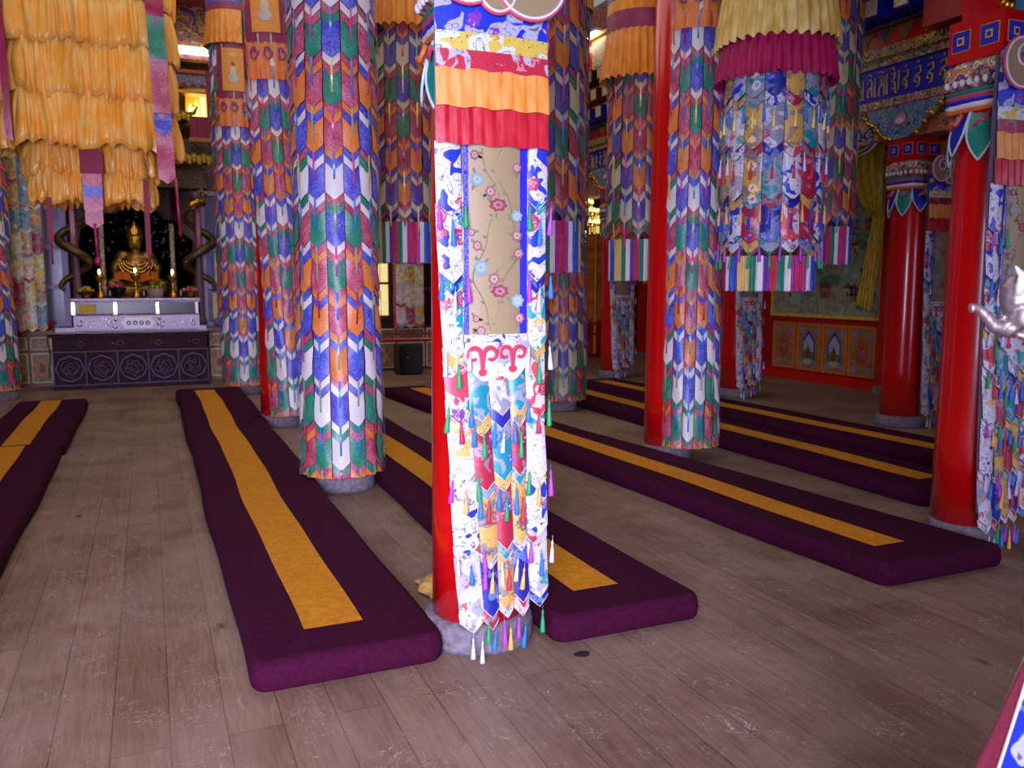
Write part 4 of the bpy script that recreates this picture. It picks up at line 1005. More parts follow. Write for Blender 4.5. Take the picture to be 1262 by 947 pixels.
# painted low cupboards along the back
def painted_cupboard(x0, x1, n, label, y=14.2, h=.78, dark=False):
    root = empty('painted_cupboard', ((x0+x1)/2, y, 0), 0, label, 'cupboard', 'painted low cupboards along the back')
    w = (x1-x0)/2; OB = plain('cupboard_'+('dark' if dark else 'ochre'), '#5A2A14' if dark else '#8A6240', .5); mb = MB()
    mb.box(-w, w, 0, .5, 0, h, OB); mb.box(-w-.02, w+.02, -.03, .5, h, h+.05, plain('cupboard_top', '#7A2014' if dark else '#8A3C1C', .4)); mb.build('carcass', root)
    PN = ornate('cupboard_painting', ['#6A4A2C', '#8A5A3C', '#4A5A6A', '#A8703C', '#5A3A24', '#8A8070', '#B06A30', '#6A3A28'], 12) if not dark else ornate('cupboard_painting_dark', ['#4A2410', '#6A3414', '#24403A', '#8A4A1C', '#3A1C10', '#6A5A30', '#A0541C', '#4A1A10'], 12)
    LN = plain('cream_line', '#D8CCB0' if not dark else '#9A6A30', .5)
    for k in range(n):
        a = -w+2*w*k/n+.02; b = -w+2*w*(k+1)/n-.02
        for (z0, z1, nm) in ((.06, .50, 'door'), (.55, .74, 'drawer')):
            m2 = MB(); m2.box(a, b, -.02, 0, z0, z1, LN); m2.box(a+.018, b-.018, -.026, -.018, z0+.018, z1-.018, PN)
            if nm == 'door':
                cx = (a+b)/2; m2.prism([(cx+.085*math.cos(t)*(1.0 if math.sin(t) < 0 else 1-.4*math.sin(t)), .28+.15*math.sin(t)) for t in [i*PI/10 for i in range(20)]], lambda p, q, d: (p, -.026-d, q), .006, plain('amber_paint', '#C87820', .5))
                m2.prism([(cx+.04*math.cos(t), .28+.07*math.sin(t)) for t in [i*PI/8 for i in range(16)]], lambda p, q, d: (p, -.032-d, q), .005, plain('dusky_paint', '#5A4A5A', .5))
            m2.build(nm, root)
    return root
painted_cupboard(-2.6, -1.32, 4, 'painted low cupboard left of the carved chest')
painted_cupboard(.86, 2.0, 4, 'painted low cupboard right of the carved chest')
painted_cupboard(2.9, 6.6, 7, 'dark painted cupboard along the back behind the red rail', 14.35, .62, True)
# black box and small lit window seen between the columns
r = empty('black_cabinet', (4.0, 13.6, 0), 0, 'small black safe box on the floor against the back cupboard', 'box')
mb = MB(); BK = plain('black_metal', '#0C0A0A', .35); mb.box(-.2, .2, 0, .35, 0.02, .5, BK)
for (x, y) in ((-.17, .03), (.17, .03), (-.17, .32), (.17, .32)): mb.box(x-.02, x+.02, y-.02, y+.02, 0, .02, BK)
mb.build('body', r)
mb = MB(); mb.box(-.185, .185, -.012, 0, .04, .48, BK); d_ = mb.build('door', r); mb = MB(); mb.ball((-.06, -.02, .3), .018, GOLD); mb.build('knob', d_)
def back_window(n, x0, x1, z0, z1, y, lit, fr='#4A2410'):
    F_ = plain('window_wood', fr, .5); mb = MB()
    for (a, b, c, d) in ((x0-.06, x0, z0-.06, z1+.06), (x1, x1+.06, z0-.06, z1+.06)): mb.box(a, b, y-.08, y+.02, c, d, F_)
    for z in (z0-.06, z1): mb.box(x0, x1, y-.08, y+.02, z, z+.06, F_)
    mb.box(x0, x1, y-.06, y, (z0+z1)/2-.02, (z0+z1)/2+.02, F_)
    o = mb.build('window_%d' % n); tag(o, kind='structure')
    m2 = MB(); m2.box(x0, x1, y-.03, y-.02, z0, z1, lit); m2.build('glass_pane', o)
# inner partition the back cupboards stand against
mb = MB(); mb.box(1.5, 6.9, 14.95, 15.05, 0, 2.6, plain('partition_wood', '#3A160C', .55)); tag(mb.build('wall_partition'), kind='structure')
back_window(1, 3.78, 3.98, .95, 2.1, 14.95, emit('pale_yellow_daylight', '#E8D890', .9))
back_window(2, 4.62, 5.2, .75, 2.1, 14.95, plain('dark_glass', '#100A0C', .1))
back_window(3, 6.72, 6.86, 1.05, 2.2, 13.9, emit('violet_daylight', '#8088F0', 1.1), '#5A2A18')
back_window(4, 5.6, 6.4, .75, 2.1, 14.95, plain('dark_glass', '#100A0C', .1))
mb = MB(); mb.tube([(2.4, 13.3, .62), (7.9, 13.3, .62)], .022, REDLAC, 8)
rr = tag(empty('barrier_rail', (0, 0, 0)), 'thin red rail running in front of the back cupboards', 'rail'); mb.build('bar', rr)
for x in (2.5, 4.9, 7.85):
    mb = MB(); mb.lathe([(.08, 0), (.08, .03), (.02, .05), (.02, .66)], REDLAC, 10, c=(x, 13.3)); mb.build('post', rr)

# tall brocade strips on the rear columns beside the shrine
def tall_brocade(x, y, z0, z1, label, valance=True, w=.2):
    root = empty('tall_brocade_banner', (x, y, z0), 0, label, 'banner', 'narrow brocade banners on the rear columns')
    H = z1-z0; rnd = random.Random(int(x*10))
    ks = ['cloudg', 'gold', 'white', 'cloudr', 'yel', 'gold', 'cloud', 'white'] if 1 < x < 2 else ['cloudg', 'gold', 'yel', 'crim', 'yel', 'gold', 'cloudg', 'teal']
    mb = MB(); mb.box(-w-.03, -w+.03, .02, .08, 0, H, REDLAC); mb.build('red_edge', root)
    for i in range(3):
        a = -w+2*w*i/3; b = -w+2*w*(i+1)/3; tabs = []; z = H*.86
        while z > .2:
            z -= .3; tabs.append((z, FL[ks[rnd.randrange(8)]], [(.05, FL[ks[rnd.randrange(8)]])])); z -= .05
        cloth_strip(root, lambda zz: (a, b), lambda zz: 0, H*.86, tabs, seed=i)
    if valance:
        mb = MB(); mb.grid(lambda u, v: (-w+2*w*u, -.03-.01*math.sin(u*60), H*.86+.28*v), 40, 2, ORA2); mb.build('pleated_valance', root)
        mb = MB(); mb.grid(lambda u, v: (-w+2*w*u, -.04-.01*math.sin(u*60), H*.86-.18+.2*v), 40, 2, plain('vermilion_cloth', '#C82C14', .5)); mb.build('pleated_valance', root)
        mb = MB(); mb.grid(lambda u, v: (-w+2*w*u, -.03, H*.86+.28+.5*v), 4, 2, BEIGE); mb.build('top_panel', root)
    return root
tall_brocade(-1.56, 14.05, .86, 5.3, 'flowered brocade strip left of the altar under the gold canopy')
tall_brocade(1.26, 14.05, .86, 5.3, 'white and gold brocade strip right of the altar')
tall_brocade(4.18, 14.22, .72, 3.2, 'golden brocade strip over the back cupboard, left of the central column', True, .25)
# cushions / books at the altar sides
for (x, lb, m, c) in ((-1.45, 'red cloth bundle on the left painted cupboard', plain('red_bundle', '#8A1018', .8), 'bundle'), (1.08, 'grey rolled cloth on the right painted cupboard', plain('grey_roll', '#7A7488', .7), 'cloth')):
    mb = MB(); mb.tube([(-.13, 0, .07), (-.05, 0, .08), (.06, 0, .075), (.13, 0, .07)], [.05, .07, .072, .05], m, 12); tag(mb.build('cloth_bundle', None, (x, 14.32 if x > 0 else 14.4, .835)), lb, c)

# canopy shrine over the statue: dark tiers with gold filigree eaves
def pagoda():
    root = empty('shrine_canopy', (-.12, 15.75, 0), 0, 'dark tiered shrine canopy with gold filigree eaves above the statue', 'canopy')
    DKP = ornate('dark_shrine_paint', ['#0C0A0C', '#1C1412', '#142018', '#3A1C14', '#0E0C10', '#2A241C', '#14141C', '#3E2A18'], 12)
    for (z, w, h) in ((3.12, 1.42, .6), (3.95, .95, .4), (4.5, .6, .25)):
        mb = MB(); mb.prism([(-w*.8, z), (w*.8, z), (w*.72, z+h*.8), (-w*.72, z+h*.8)], lambda a, b, d: (a, -.25+d, b), .55, DKP)
        mb.prism([(-w, z+h*.9), (-w*.85, z+h*.78), (w*.85, z+h*.78), (w, z+h*.9), (w*.6, z+h*1.3), (-w*.6, z+h*1.3)], lambda a, b, d: (a, -.4+d, b), .75, DKP)
        tier = mb.build('tier', root)
        m2 = MB(); k = int(w*26)
        for i in range(k):
            x = -w*.93+2*w*.93*i/(k-1); q = (i % 2)
            m2.ball((x, -.42, z+h*.83-.03*q), (.055, .04, .07), GOLDB, 8, 5); m2.ball((x, -.44, z+h*.72-.03*q), (.04, .03, .04), GOLDB, 6, 4)
        m2.build('gold_eave', tier)
        for s in (-1, 1):
            m2 = MB(); m2.tube([(s*w*.9, -.4, z+h*.85), (s*w*1.02, -.42, z+h*.95), (s*w*1.08, -.42, z+h*1.2), (s*w*1.0, -.42, z+h*1.25)], [.04, .035, .02, .008], GOLD, 6); m2.build('corner_finial', tier)
    mb = MB(); 
    for x in (-.7, .62):
        mb = MB(); mb.lathe([(.05, .0), (.05, 3.2)], DKWOOD, 12, c=(x, .1)); mb.build('support_post', root)
pagoda()
# upper gallery seen at top left: beam, lit niche
UB = ornate('gallery_paint', ['#8A1C1C', '#1E3CA0', '#C8502C', '#1C7A70', '#D8A040', '#5A2470', '#C02840', '#D8D0C8', '#203090'], 4)
mb = MB(); mb.box(-2.0, 7.3, 15.6, 15.8, 5.25, 6.1, UB); mb.box(-2, 7.3, 15.5, 15.8, 5.0, 5.06, plain('orange_paint', '#D8702C')); mb.box(-2, 7.3, 15.55, 15.8, 4.78, 5.0, ornate('blue_meander', ['#8898C8', '#2838A0', '#C8D0E0', '#2838A0', '#98A8D0', '#202C80'], 20, sx=(1, 1, 2)))
mb.box(-2, 7.3, 15.52, 15.8, 4.68, 4.73, GOLD)
for k in range(60):
    x = -1.9+k*.15; mb.prism([(x, 4.78), (x+.14, 4.78), (x+.07, 4.86)], lambda a, b, d: (a, 15.55-d, b), .02, plain('red_triangle', '#B8281C', .5))
tag(mb.build('trim_1'), kind='structure')
r = empty('lit_niche', (1.02, 16.3, 4.3), 0, 'glowing golden arched niche with lamps high behind the altar', 'shrine')
mb = MB(); pol = [(-.42, 0), (-.42, .55), (-.34, .8), (-.2, .9), (-.1, 1.04), (0, 1.1), (.1, 1.04), (.2, .9), (.34, .8), (.42, .55), (.42, 0)]
mb.prism(pol, lambda a, b, d: (a, .1+d, b), .05, emit('lit_gold', '#E8B818', .65)); mb.build('arched_back', r)
mb = MB(); mb.tube([(a, .05, b) for a, b in pol], .045, GOLD, 8); mb.build('arch_frame', r)
for (x, h) in ((-.28, .4), (-.12, .45), (.06, .75), (.26, .5)):
    mb = MB(); mb.lathe([(.001, .05), (.09, .05), (.06, .12), (.05, h*.6), (.07, h*.75), (.02, h), (.001, h+.05)], emit('lamp_glow', '#FFE8B0', 1.8), 12, c=(x, 0), cap=False); mb.build('lit_lamp', r)
mb = MB(); mb.box(-.5, .5, -.15, .15, -.05, .05, GOLDP); mb.build('shelf', r)
r.scale = (.62, 1, .85)
# bright clerestory light strip between beams
mb = MB(); mb.box(.6, 1.15, 15.46, 15.5, 5.3, 5.42, emit('white_daylight', '#FFF6EE', 4)); tag(mb.build('window_5'), kind='structure')
r = empty('hanging_cloth', (1.08, 15.0, 3.85), 0, 'crimson cloth with orange hem beside the lit niche', 'cloth'); mb = MB()
mb.grid(lambda u, v: (-.05+.22*u, .02*math.sin(v*9), 1.1*v), 6, 6, MAG); mb.grid(lambda u, v: (-.32+.6*u, .01, .02+.35*v), 6, 3, MAG); mb.build('cloth', r)
mb = MB(); mb.box(-.34, .3, -.02, .02, -.03, .03, ORA2); mb.build('hem', r)

# ------------------------------------------------------------------ right side: gallery beam, wall, mural
trim = MB(); YB0, YB1 = 3.2, 15.4
ORN1 = ornate('scroll_band', ['#7A2C30', '#2A5C78', '#C8A888', '#3A7A64', '#A03848', '#D8C8B0', '#2C3C80', '#C06A30'], 9)
ORN2 = ornate('gilded_scrolls', ['#2A1C14', '#B8842C', '#24508A', '#D8B040', '#8A2C24', '#2A7A4C', '#E0C050', '#40241C'], 9)
ORN3 = ornate('red_frieze', ['#A81818', '#C82C1C', '#2C6A70', '#B01C1C', '#D8703C', '#4A7A9A', '#A01420', '#2C8060', '#C89050'], 6)
trim.box(7.3, 7.55, YB0, YB1, 3.04, 3.36, ORN3)
trim.box(7.27, 7.55, YB0, YB1, 3.36, 3.385, REDLAC); trim.box(7.26, 7.55, YB0, YB1, 3.385, 3.47, ORN1); trim.box(7.25, 7.55, YB0, YB1, 3.47, 3.80, BLUEP)
trim.box(7.22, 7.55, YB0, YB1, 3.80, 3.88, ORN1); trim.box(7.17, 7.55, YB0, YB1, 3.88, 3.98, ORN2); trim.box(7.2, 7.55, YB0, YB1, 3.98, 4.17, REDLAC)
trim.box(7.12, 7.55, YB0, YB1, 4.17, 4.19, plain('grey_ledge', '#5A5448')); 
DKB = plain('dark_beam_paint', '#3A1020', .5)
trim.box(7.16, 7.55, YB0, YB1, 4.19, 4.46, plain('beam_navy', '#14145A', .5)); trim.box(7.0, 7.55, YB0, YB1, 4.42, 4.46, plain('orange_paint', '#D8702C'))
trim.box(7.1, 7.55, YB0, YB1, 4.46, 4.74, plain('beam_maroon', '#5A1020', .5)); trim.box(6.95, 7.55, YB0, YB1, 4.70, 4.74, plain('orange_paint', '#D8702C'))
trim.box(7.05, 7.55, YB0, YB1, 4.74, 5.0, plain('beam_green', '#0C2C24', .5)); trim.box(6.9, 7.55, YB0, YB1, 4.97, 5.02, GOLDP)
trim.box(7.2, 7.55, YB0, YB1, 5.02, 6.1, REDLAC)
trim.box(7.0, 7.2, YB0, 6.25, 3.99, 4.4, REDWALL); trim.box(6.92, 7.2, YB0, 6.25, 4.42, 4.7, REDWALL); trim.box(6.85, 7.2, YB0, 6.25, 4.72, 5.0, REDWALL); beam = tag(trim.build('trim_2'), kind='structure')
mb = MB(); TRI = plain('triangle_tan', '#8A7A50', .5); TRI2 = plain('triangle_slate', '#4A4A70', .5)
y = YB0+.2; k = 0
while y < YB1-.3:
    c = [TRI, TRI2][k % 2]
    mb.prism([(y, 4.16), (y+.22, 4.16), (y+.11, 4.01)], lambda a, b, d: (7.2-d, a, b), .012, TRI); mb.prism([(y+.03, 4.15), (y+.19, 4.15), (y+.11, 4.04)], lambda a, b, d: (7.188-d, a, b), .01, c); y += .26; k += 1
mb.build('triangle_band', beam)
proto = {}
CAPM = ornate('rafter_face', ['#E8DCC0', '#D8C8A0', '#E8E0D0', '#C8A060', '#E0D4C0', '#D8C890'], 18)
y = 6.45; k = 0
while y < 15:
    for j, (z, x0) in enumerate(((4.22, 6.92), (4.49, 6.86), (4.77, 6.80))):
        yy = y+.06*j
        if j not in proto:
            m2 = MB(); m2.box(0, .3, -.1, .1, 0, .2, [plain('rafter_blue', '#1420A0', .5), plain('rafter_red', '#7A1418', .5), plain('rafter_dark', '#14201C', .5)][j]); m2.box(-.01, 0, -.08, .08, .02, .18, CAPM)
            proto[j] = m2.build('rafter_end', beam); o = proto[j]
        else:
            o = proto[j].copy(); COL.objects.link(o)
        o.location = (x0, yy, z)
    y += .38
# painted upper wall panels
for i in range(6):
    y0 = 5.0+i*1.7
    mb = MB(); mb.box(7.16, 7.2, y0, y0+1.4, 5.08, 5.6, GOLDP); mb.box(7.15, 7.16, y0+.05, y0+1.35, 5.13, 5.55, ornate('landscape_paint', ['#C8B890', '#8AA080', '#D8C8A8', '#B06840', '#90A8A0', '#E0D4B8', '#A08050'], 7)); mb.build('painted_panel', beam)
mb = MB(); mb.box(7.1, 7.2, YB0, YB1, 5.62, 5.68, GOLDP); mb.box(7.08, 7.2, YB0, YB1, 5.7, 6.1, ORN3); mb.build('painted_panel', beam)
r = empty('tube_lamp', (7.0, 13.7, 5.62), 0, 'bright fluorescent tube lamp fixed high on the gallery at upper centre right', 'lamp')
mb = MB(); mb.tube([(0, -.9, 0), (0, .5, 0)], .04, emit('tube_light', '#FFF4EC', 8), 10); mb.build('tube', r)
mb = MB(); mb.box(-.03, .12, -.95, .55, .04, .08, plain('white_enamel', '#F8F4FA')); mb.build('batten', r)
# script: gilt ornamental letters on the blue board
GLY = [  # strokes in a unit cell (x right, y up)
 [[(.1,.75),(.35,.95),(.6,.8),(.62,.0)],[(.55,.55),(.25,.45),(.12,.1),(.3,.0)],[(.62,.05),(.72,-.05)]],
 [[(.05,.8),(.3,.95),(.45,.75),(.2,.5),(.1,.1),(.4,.0)],[(.5,.9),(.52,.0),(.62,-.05)],[(.3,.45),(.5,.45)],[(.72,.9),(.74,.0),(.84,-.05)]],
 [[(.0,1.05),(.3,1.1),(.5,1.0)],[(.1,.7),(.35,.9),(.5,.75),(.52,.1),(.62,0)],[(.45,.5),(.2,.4),(.1,.1),(.25,.0)],[(.8,.9),(.82,.05),(.92,-.03)]],
 [[(.0,1.1),(.3,1.12),(.5,1.0)],[(.1,.85),(.6,.85),(.62,.05),(.72,-.03)],[(.3,.8),(.35,.5),(.15,.35),(.1,.05),(.25,-.02)],[(.35,.45),(.6,.45)],[(.85,.95),(.87,.05),(.97,-.03)]],
 [[(.05,1.1),(.3,1.15),(.45,1.0)],[(.15,.85),(.5,.9),(.45,.65),(.2,.55),(.5,.45),(.55,.2),(.2,.15)],[(.55,.2),(.55,.0),(.7,-.05)],[(.85,.95),(.87,.05)]],
 [[(.1,.8),(.6,.85),(.62,.6),(.3,.5),(.1,.3)],[(.3,.5),(.5,.35),(.55,.1),(.4,-.02)],[(.35,1.0),(.42,1.12)],[(.2,.3),(.4,.15),(.55,.3)]],
 [[(.1,.8),(.6,.88),(.62,.62),(.25,.5),(.08,.25),(.3,.2)],[(.3,.45),(.55,.35),(.5,.05),(.3,-.02)],[(.38,1.05),(.42,1.15)]],
 [[(.1,.75),(.5,.88),(.55,.6),(.2,.45),(.35,.1),(.6,.05)],[(.7,.95),(.72,.0)],[(.3,1.05),(.36,1.14)]]]
GL = plain('gilt_letter', '#C8A868', .4, .1, vary=.2)
y = 14.6; k = 0
while y > 5.2:
    g = GLY[(k*5+k//3) % 8] if not (6.1 < y < 7.7) else GLY[[0, 1, 2, 3, 4, 5, 6, 6][min(7, int((7.5-y)/.152))]]
    mb = MB()
    for st in g:
        mb.tube([(7.243, y-.138*a, 3.515+.215*b) for (a, b) in st], .0135, GL, 4)
    mb.build('gilt_letter', beam); y -= .152; k += 1
# deity medallion and bracket carving on columns
def bracket(x, y, label):
    root = empty('carved_bracket', (x, y, 3.031), 0, label, 'bracket', 'painted carved brackets on the column heads')
    SK = ornate('bracket_paint', ['#1C4CA8', '#2C7CC0', '#1838A0', '#2A8A70', '#4C9CC8', '#1C3C90', '#3C80A8'], 9)
    for s in (0,):
        pol = [(-.12, 0), (.12, 0), (.25, .06), (.32, .16), (.45, .22), (.5, .34), (-.5, .34), (-.45, .22), (-.32, .16), (-.25, .06)]
        mb = MB(); mb.prism(pol, lambda a, b, d: (-.19+d, a, b), .34, SK); bd = mb.build('bracket_arm', root)
        for sg in (-1, 1):
            m2 = MB(); m2.tube([(-.19, sg*a, b) for a, b in ((.12, 0), (.25, .06), (.32, .16), (.45, .22), (.5, .34))], .022, GOLD, 6)
            for (a, b) in ((.2, .03), (.3, .12), (.38, .19), (.48, .27)): m2.ball((-.2, sg*a, b), .035, GOLD, 8, 6)
            m2.build('gold_edge', root)
        m2 = MB()
        m2.prism([(.075*math.cos(t), .19+.06*math.sin(t)) for t in [i*PI/8 for i in range(16)]], lambda a, b, d: (-.2-d, a, b), .012, plain('pink_lotus', '#D88098', .5))
        m2.prism([(.05*math.cos(t), .175+.03*math.sin(t)) for t in [i*PI/8 for i in range(16)]], lambda a, b, d: (-.215-d, a, b), .01, plain('white_lotus', '#E0D8E0', .5)); m2.build('lotus_relief', root)
    return root
bracket(7.45, 6.68, 'blue carved bracket with pink lotus over the small right column')
bracket(7.3, 9.3, 'carved bracket over the column behind the big floral drum'); bracket(6.98, 12.0, 'carved bracket over the far dark column')
# medallion above bracket
mb = MB()
for (r_, m_, d0) in ((.135, GOLDP, .0), (.12, plain('teal_paint', '#0E8A78', .4), .008), (.095, plain('halo_blue', '#4A6CB0', .5), .014)):
    mb.prism([(6.68+r_*.7*math.cos(t), 3.19+.01+r_*math.sin(t)) for t in [i*PI/10 for i in range(20)]], lambda a, b, d: (7.3-d0-d, a, b), .008, m_)
mb.prism([(6.68-.06, 3.11), (6.68+.06, 3.11), (6.68+.05, 3.14), (6.68+.02, 3.18), (6.68+.02, 3.22), (6.68, 3.245), (6.68-.02, 3.22), (6.68-.02, 3.18), (6.68-.05, 3.14)], lambda a, b, d: (7.278-d, a, b), .01, plain('amber_paint', '#C87820', .5))
mb.build('seated_figure_medallion', beam)
# openwork scroll by the arch
mb = MB(); OT = plain('scroll_navy', '#1C2C70', .5); YT = plain('scroll_yellow', '#E0D080', .5)
for (off, rd, m_) in ((0, .022, OT), (.018, .01, YT), (-.018, .01, YT)):
    for seg in ([(7.02, 3.12), (7.08, 3.2), (7.16, 3.14), (7.12, 3.08), (7.07, 3.11)], [(7.18, 3.1), (7.24, 3.2), (7.32, 3.12), (7.28, 3.06), (7.23, 3.09)], [(7.0, 3.05), (7.1, 2.98), (7.3, 2.93), (7.4, 2.96), (7.42, 3.04), (7.36, 3.08)]):
        mb.tube([(7.26, a, b+off) for a, b in seg], rd, m_, 6)
mb.build('arch_scroll', beam)
# cross beam in red over the front right column, running to the right
mb = MB(); mb.box(4.2, 9.4, 3.45, 3.8, 3.3, 3.7, REDLAC); tag(mb.build('trim_3'), kind='structure')
r = empty('carved_bracket', (4.53, 3.52, 3.031), 0, 'flame-edged bracket atop the large right column, cut by the top edge', 'bracket', 'painted carved brackets on the column heads')
mb = MB(); mb.prism([(-.14, 0), (.14, 0), (.17, .12), (.24, .36), (-.24, .36), (-.17, .12)], lambda a, b, d: (a, -.12+d, b), .24, REDLAC); mb.prism([(-.07, 0), (.07, 0), (.07, .36), (-.07, .36)], lambda a, b, d: (a, -.15+d, b), .3, plain('sky_paint', '#2C80A0', .5)); mb.build('bracket_arm', r)
for s in (-1, 1):
    mb = MB()
    for k, (a, b) in enumerate(((.12, .03), (.14, .1), (.17, .16), (.2, .23), (.23, .3))): mb.ball((s*a, -.14, b), (.045, .04, .045), [GOLD, plain('flame_red', '#B82818', .5)][k % 2], 8, 6)
    mb.build('gold_edge', r)

# right wall: mural, panels, pilasters, curtain
def mural_mat():
    m, nt, b = newmat('landscape_mural'); v = coords(nt); n = noise(nt, v, 2.6, 5, 1.0, .6)
    c = ramp(nt, n.outputs[0], [(.3, lin('#3E6450')), (.42, lin('#7C9060')), (.48, lin('#A89A74')), (.53, lin('#66786C')), (.6, lin('#8AA898')), (.72, lin('#A8B2BC'))])
    vo = N(nt, 'ShaderNodeTexVoronoi'); vo.inputs['Scale'].default_value = 8; nt.links.new(v, vo.inputs['Vector'])
    c2 = mixc(nt, ramp(nt, vo.outputs['Distance'], [(.1, (.7,)*3), (.3, (0,)*3)]), c, lin('#7A5A48'))
    n2 = noise(nt, v, 10, 2, 2.2); ln = ramp(nt, n2.outputs[0], [(.48, (0,)*3), (.5, (.8,)*3), (.52, (0,)*3)])
    nt.links.new(mixc(nt, ln, c2, lin('#A8B098')), b.inputs['Base Color']); b.inputs['Roughness'].default_value = .6
    return m
MUR = mural_mat()
def wall_painting(y0, y1, z0, z1, label, seed):
    root = empty('framed_mural', (9.5, (y0+y1)/2, z0), 0, label, 'painting', 'landscape murals on the right wall'); w = (y1-y0)/2; h = z1-z0; rnd = random.Random(seed)
    mb = MB(); mb.box(-.03, 0, -w, w, 0, h, MUR)
    for k in range(26):
        e_ = .0022+.0003*k
        y = rnd.uniform(-w+.15, w-.15); z = rnd.uniform(.1, h-.35); s = rnd.uniform(.07, .12)
        hc = plain('house_'+'abc'[k % 3], ['#B09A78', '#9A5A48', '#A8A8A0'][k % 3], .6); rc = plain('roof_'+'ab'[k % 2], ['#6A3C30', '#3C5C58'][k % 2], .6)
        mb.prism([(y-s, z), (y+s, z), (y+s*.9, z+s*1.3), (y-s*.9, z+s*1.3)], lambda a, b, d: (-.03-d, a, b), .003, hc)
        mb.prism([(y-s*1.3, z+s*1.3), (y+s*1.3, z+s*1.3), (y+s*.6, z+s*1.8), (y, z+s*2.3), (y-s*.6, z+s*1.8)], lambda a, b, d: (-.03-d, a, b), .004, rc)
        mb.prism([(y-s*.25, z), (y+s*.25, z), (y+s*.25, z+s*.7), (y-s*.25, z+s*.7)], lambda a, b, d: (-.033-d, a, b), .003, rc)
    for k in range(22):
        y = rnd.uniform(-w+.2, w-.2); z = rnd.uniform(.0, h*.8); s = rnd.uniform(.12, .25); gc = plain('hill_'+'abc'[k % 3], ['#4A7460', '#648A68', '#7C8E96'][k % 3], .6)
        mb.prism([(y+s*math.cos(t), z+s*.7*math.sin(t)) for t in [i*PI/8 for i in range(9)]], lambda a, b, d, k=k: (-.0301-d*(1+k*.05), a, b), .0012, gc)
    mb.build('painting', root)
    mb = MB(); 
    for (a, b, c, d) in ((-w-.05, -w, -.05, h+.05), (w, w+.05, -.05, h+.05)): mb.box(-.05, 0, a, b, c, d, GOLDP)
    mb.box(-.05, 0, -w, w, -.05, 0, GOLDP); mb.box(-.05, 0, -w, w, h, h+.05, GOLDP); mb.build('gold_frame', root)
wall_painting(8.93, 11.12, 1.05, 3.3, 'landscape mural of villages beside the yellow curtain', 4)
wall_painting(12.1, 14.5, 1.05, 3.3, 'landscape mural farther back behind the hanging drums', 9)
wall_painting(5.4, 8.0, 1.05, 3.3, 'landscape mural hidden mostly behind the right columns', 12)
def low_panel(y, w, kind, label, h=.74):
    root = empty('painted_wall_panel', (9.5, y, .17), 0, label, 'painting', 'small painted panels under the mural')
    mb = MB(); 
    for (a, b, c, d) in ((-w, -w+.035, 0, h), (w-.035, w, 0, h), (-w+.035, w-.035, 0, .035), (-w+.035, w-.035, h-.035, h)): mb.box(-.045, 0, a, b, c, d, plain('orange_frame', '#C8701C', .5))
    mb.build('frame', root)
    mb = MB(); mb.box(-.03, 0, -w+.03, w-.03, .03, h-.03, ornate('panel_paint', ['#6A3418', '#8A4A20', '#7A5A50', '#9A5A2C', '#5A4A58', '#A0622C', '#6A2C18'], 14))
    P = lambda a, b, d: (-.03-d, a, b)
    if kind:
        mb.prism([(-.13, .18), (.13, .18), (.13, .46), (.06, .56), (0, .64), (-.06, .56), (-.13, .46)], P, .004, plain('panel_blue', '#1C30A0', .5))
        mb.prism([(-.11, .18), (.11, .18), (.11, .44), (.05, .52), (0, .57), (-.05, .52), (-.11, .44)], P, .006, plain('panel_sky', '#98A8B8', .5))
        mb.prism([(-.11, .18), (.11, .18), (.11, .3), (.04, .34), (-.11, .28)], P, .008, plain('panel_green', '#4A7A38', .5))
        mb.prism([(-.03, .18), (.03, .18), (.035, .3), (.02, .38), (0, .41), (-.02, .38), (-.035, .3)], P, .01, plain('panel_robe', '#9A2818', .5))
        mb.prism([(.1*math.cos(t), .14+.05*math.sin(t)) for t in [i*PI/8 for i in range(16)]], P, .01, plain('panel_cloud', '#A8A088', .5))
    else:
        mb.prism([(.11*math.cos(t), .37+.2*math.sin(t)) for t in [i*PI/10 for i in range(20)]], P, .004, plain('panel_amber', '#A85018', .5))
        mb.prism([(.05*math.cos(t), .37+.08*math.sin(t)) for t in [i*PI/8 for i in range(16)]], P, .008, plain('panel_dusk', '#8A6878', .5))
        mb.prism([(.03*math.cos(t), .42+.03*math.sin(t)) for t in [i*PI/8 for i in range(16)]], P, .011, plain('panel_robe', '#9A2818', .5))
    for (a, b) in ((-.15, .62), (.15, .62), (-.15, .1), (.15, .1)): mb.prism([(a+.05*math.cos(t)*(1+.2*math.cos(5*t)), b+.05*math.sin(t)*(1+.2*math.cos(5*t))) for t in [i*PI/10 for i in range(20)]], P, .004, plain('panel_rose', '#8A7890', .5))
    mb.build('painting', root)
for k, (yy, kd, lb) in enumerate(((10.84, 0, 'brown wall panel, farthest of the four below the mural'), (10.28, 1, 'wall panel with blue arch, second from the left under the mural'), (9.74, 1, 'wall panel with blue arch, third from the left under the mural'), (9.2, 0, 'reddish brown wall panel nearest the white switch'))):
    low_panel(yy, .255, kd, lb)
for k in range(4): low_panel(12.4+.56*k, .255, k % 2, ['painted panel low on the wall left of the tall red column, nearest', 'painted panel low on the far wall, second nearest', 'painted panel low on the far wall, third', 'painted panel low on the wall nearest the far corner'][k])
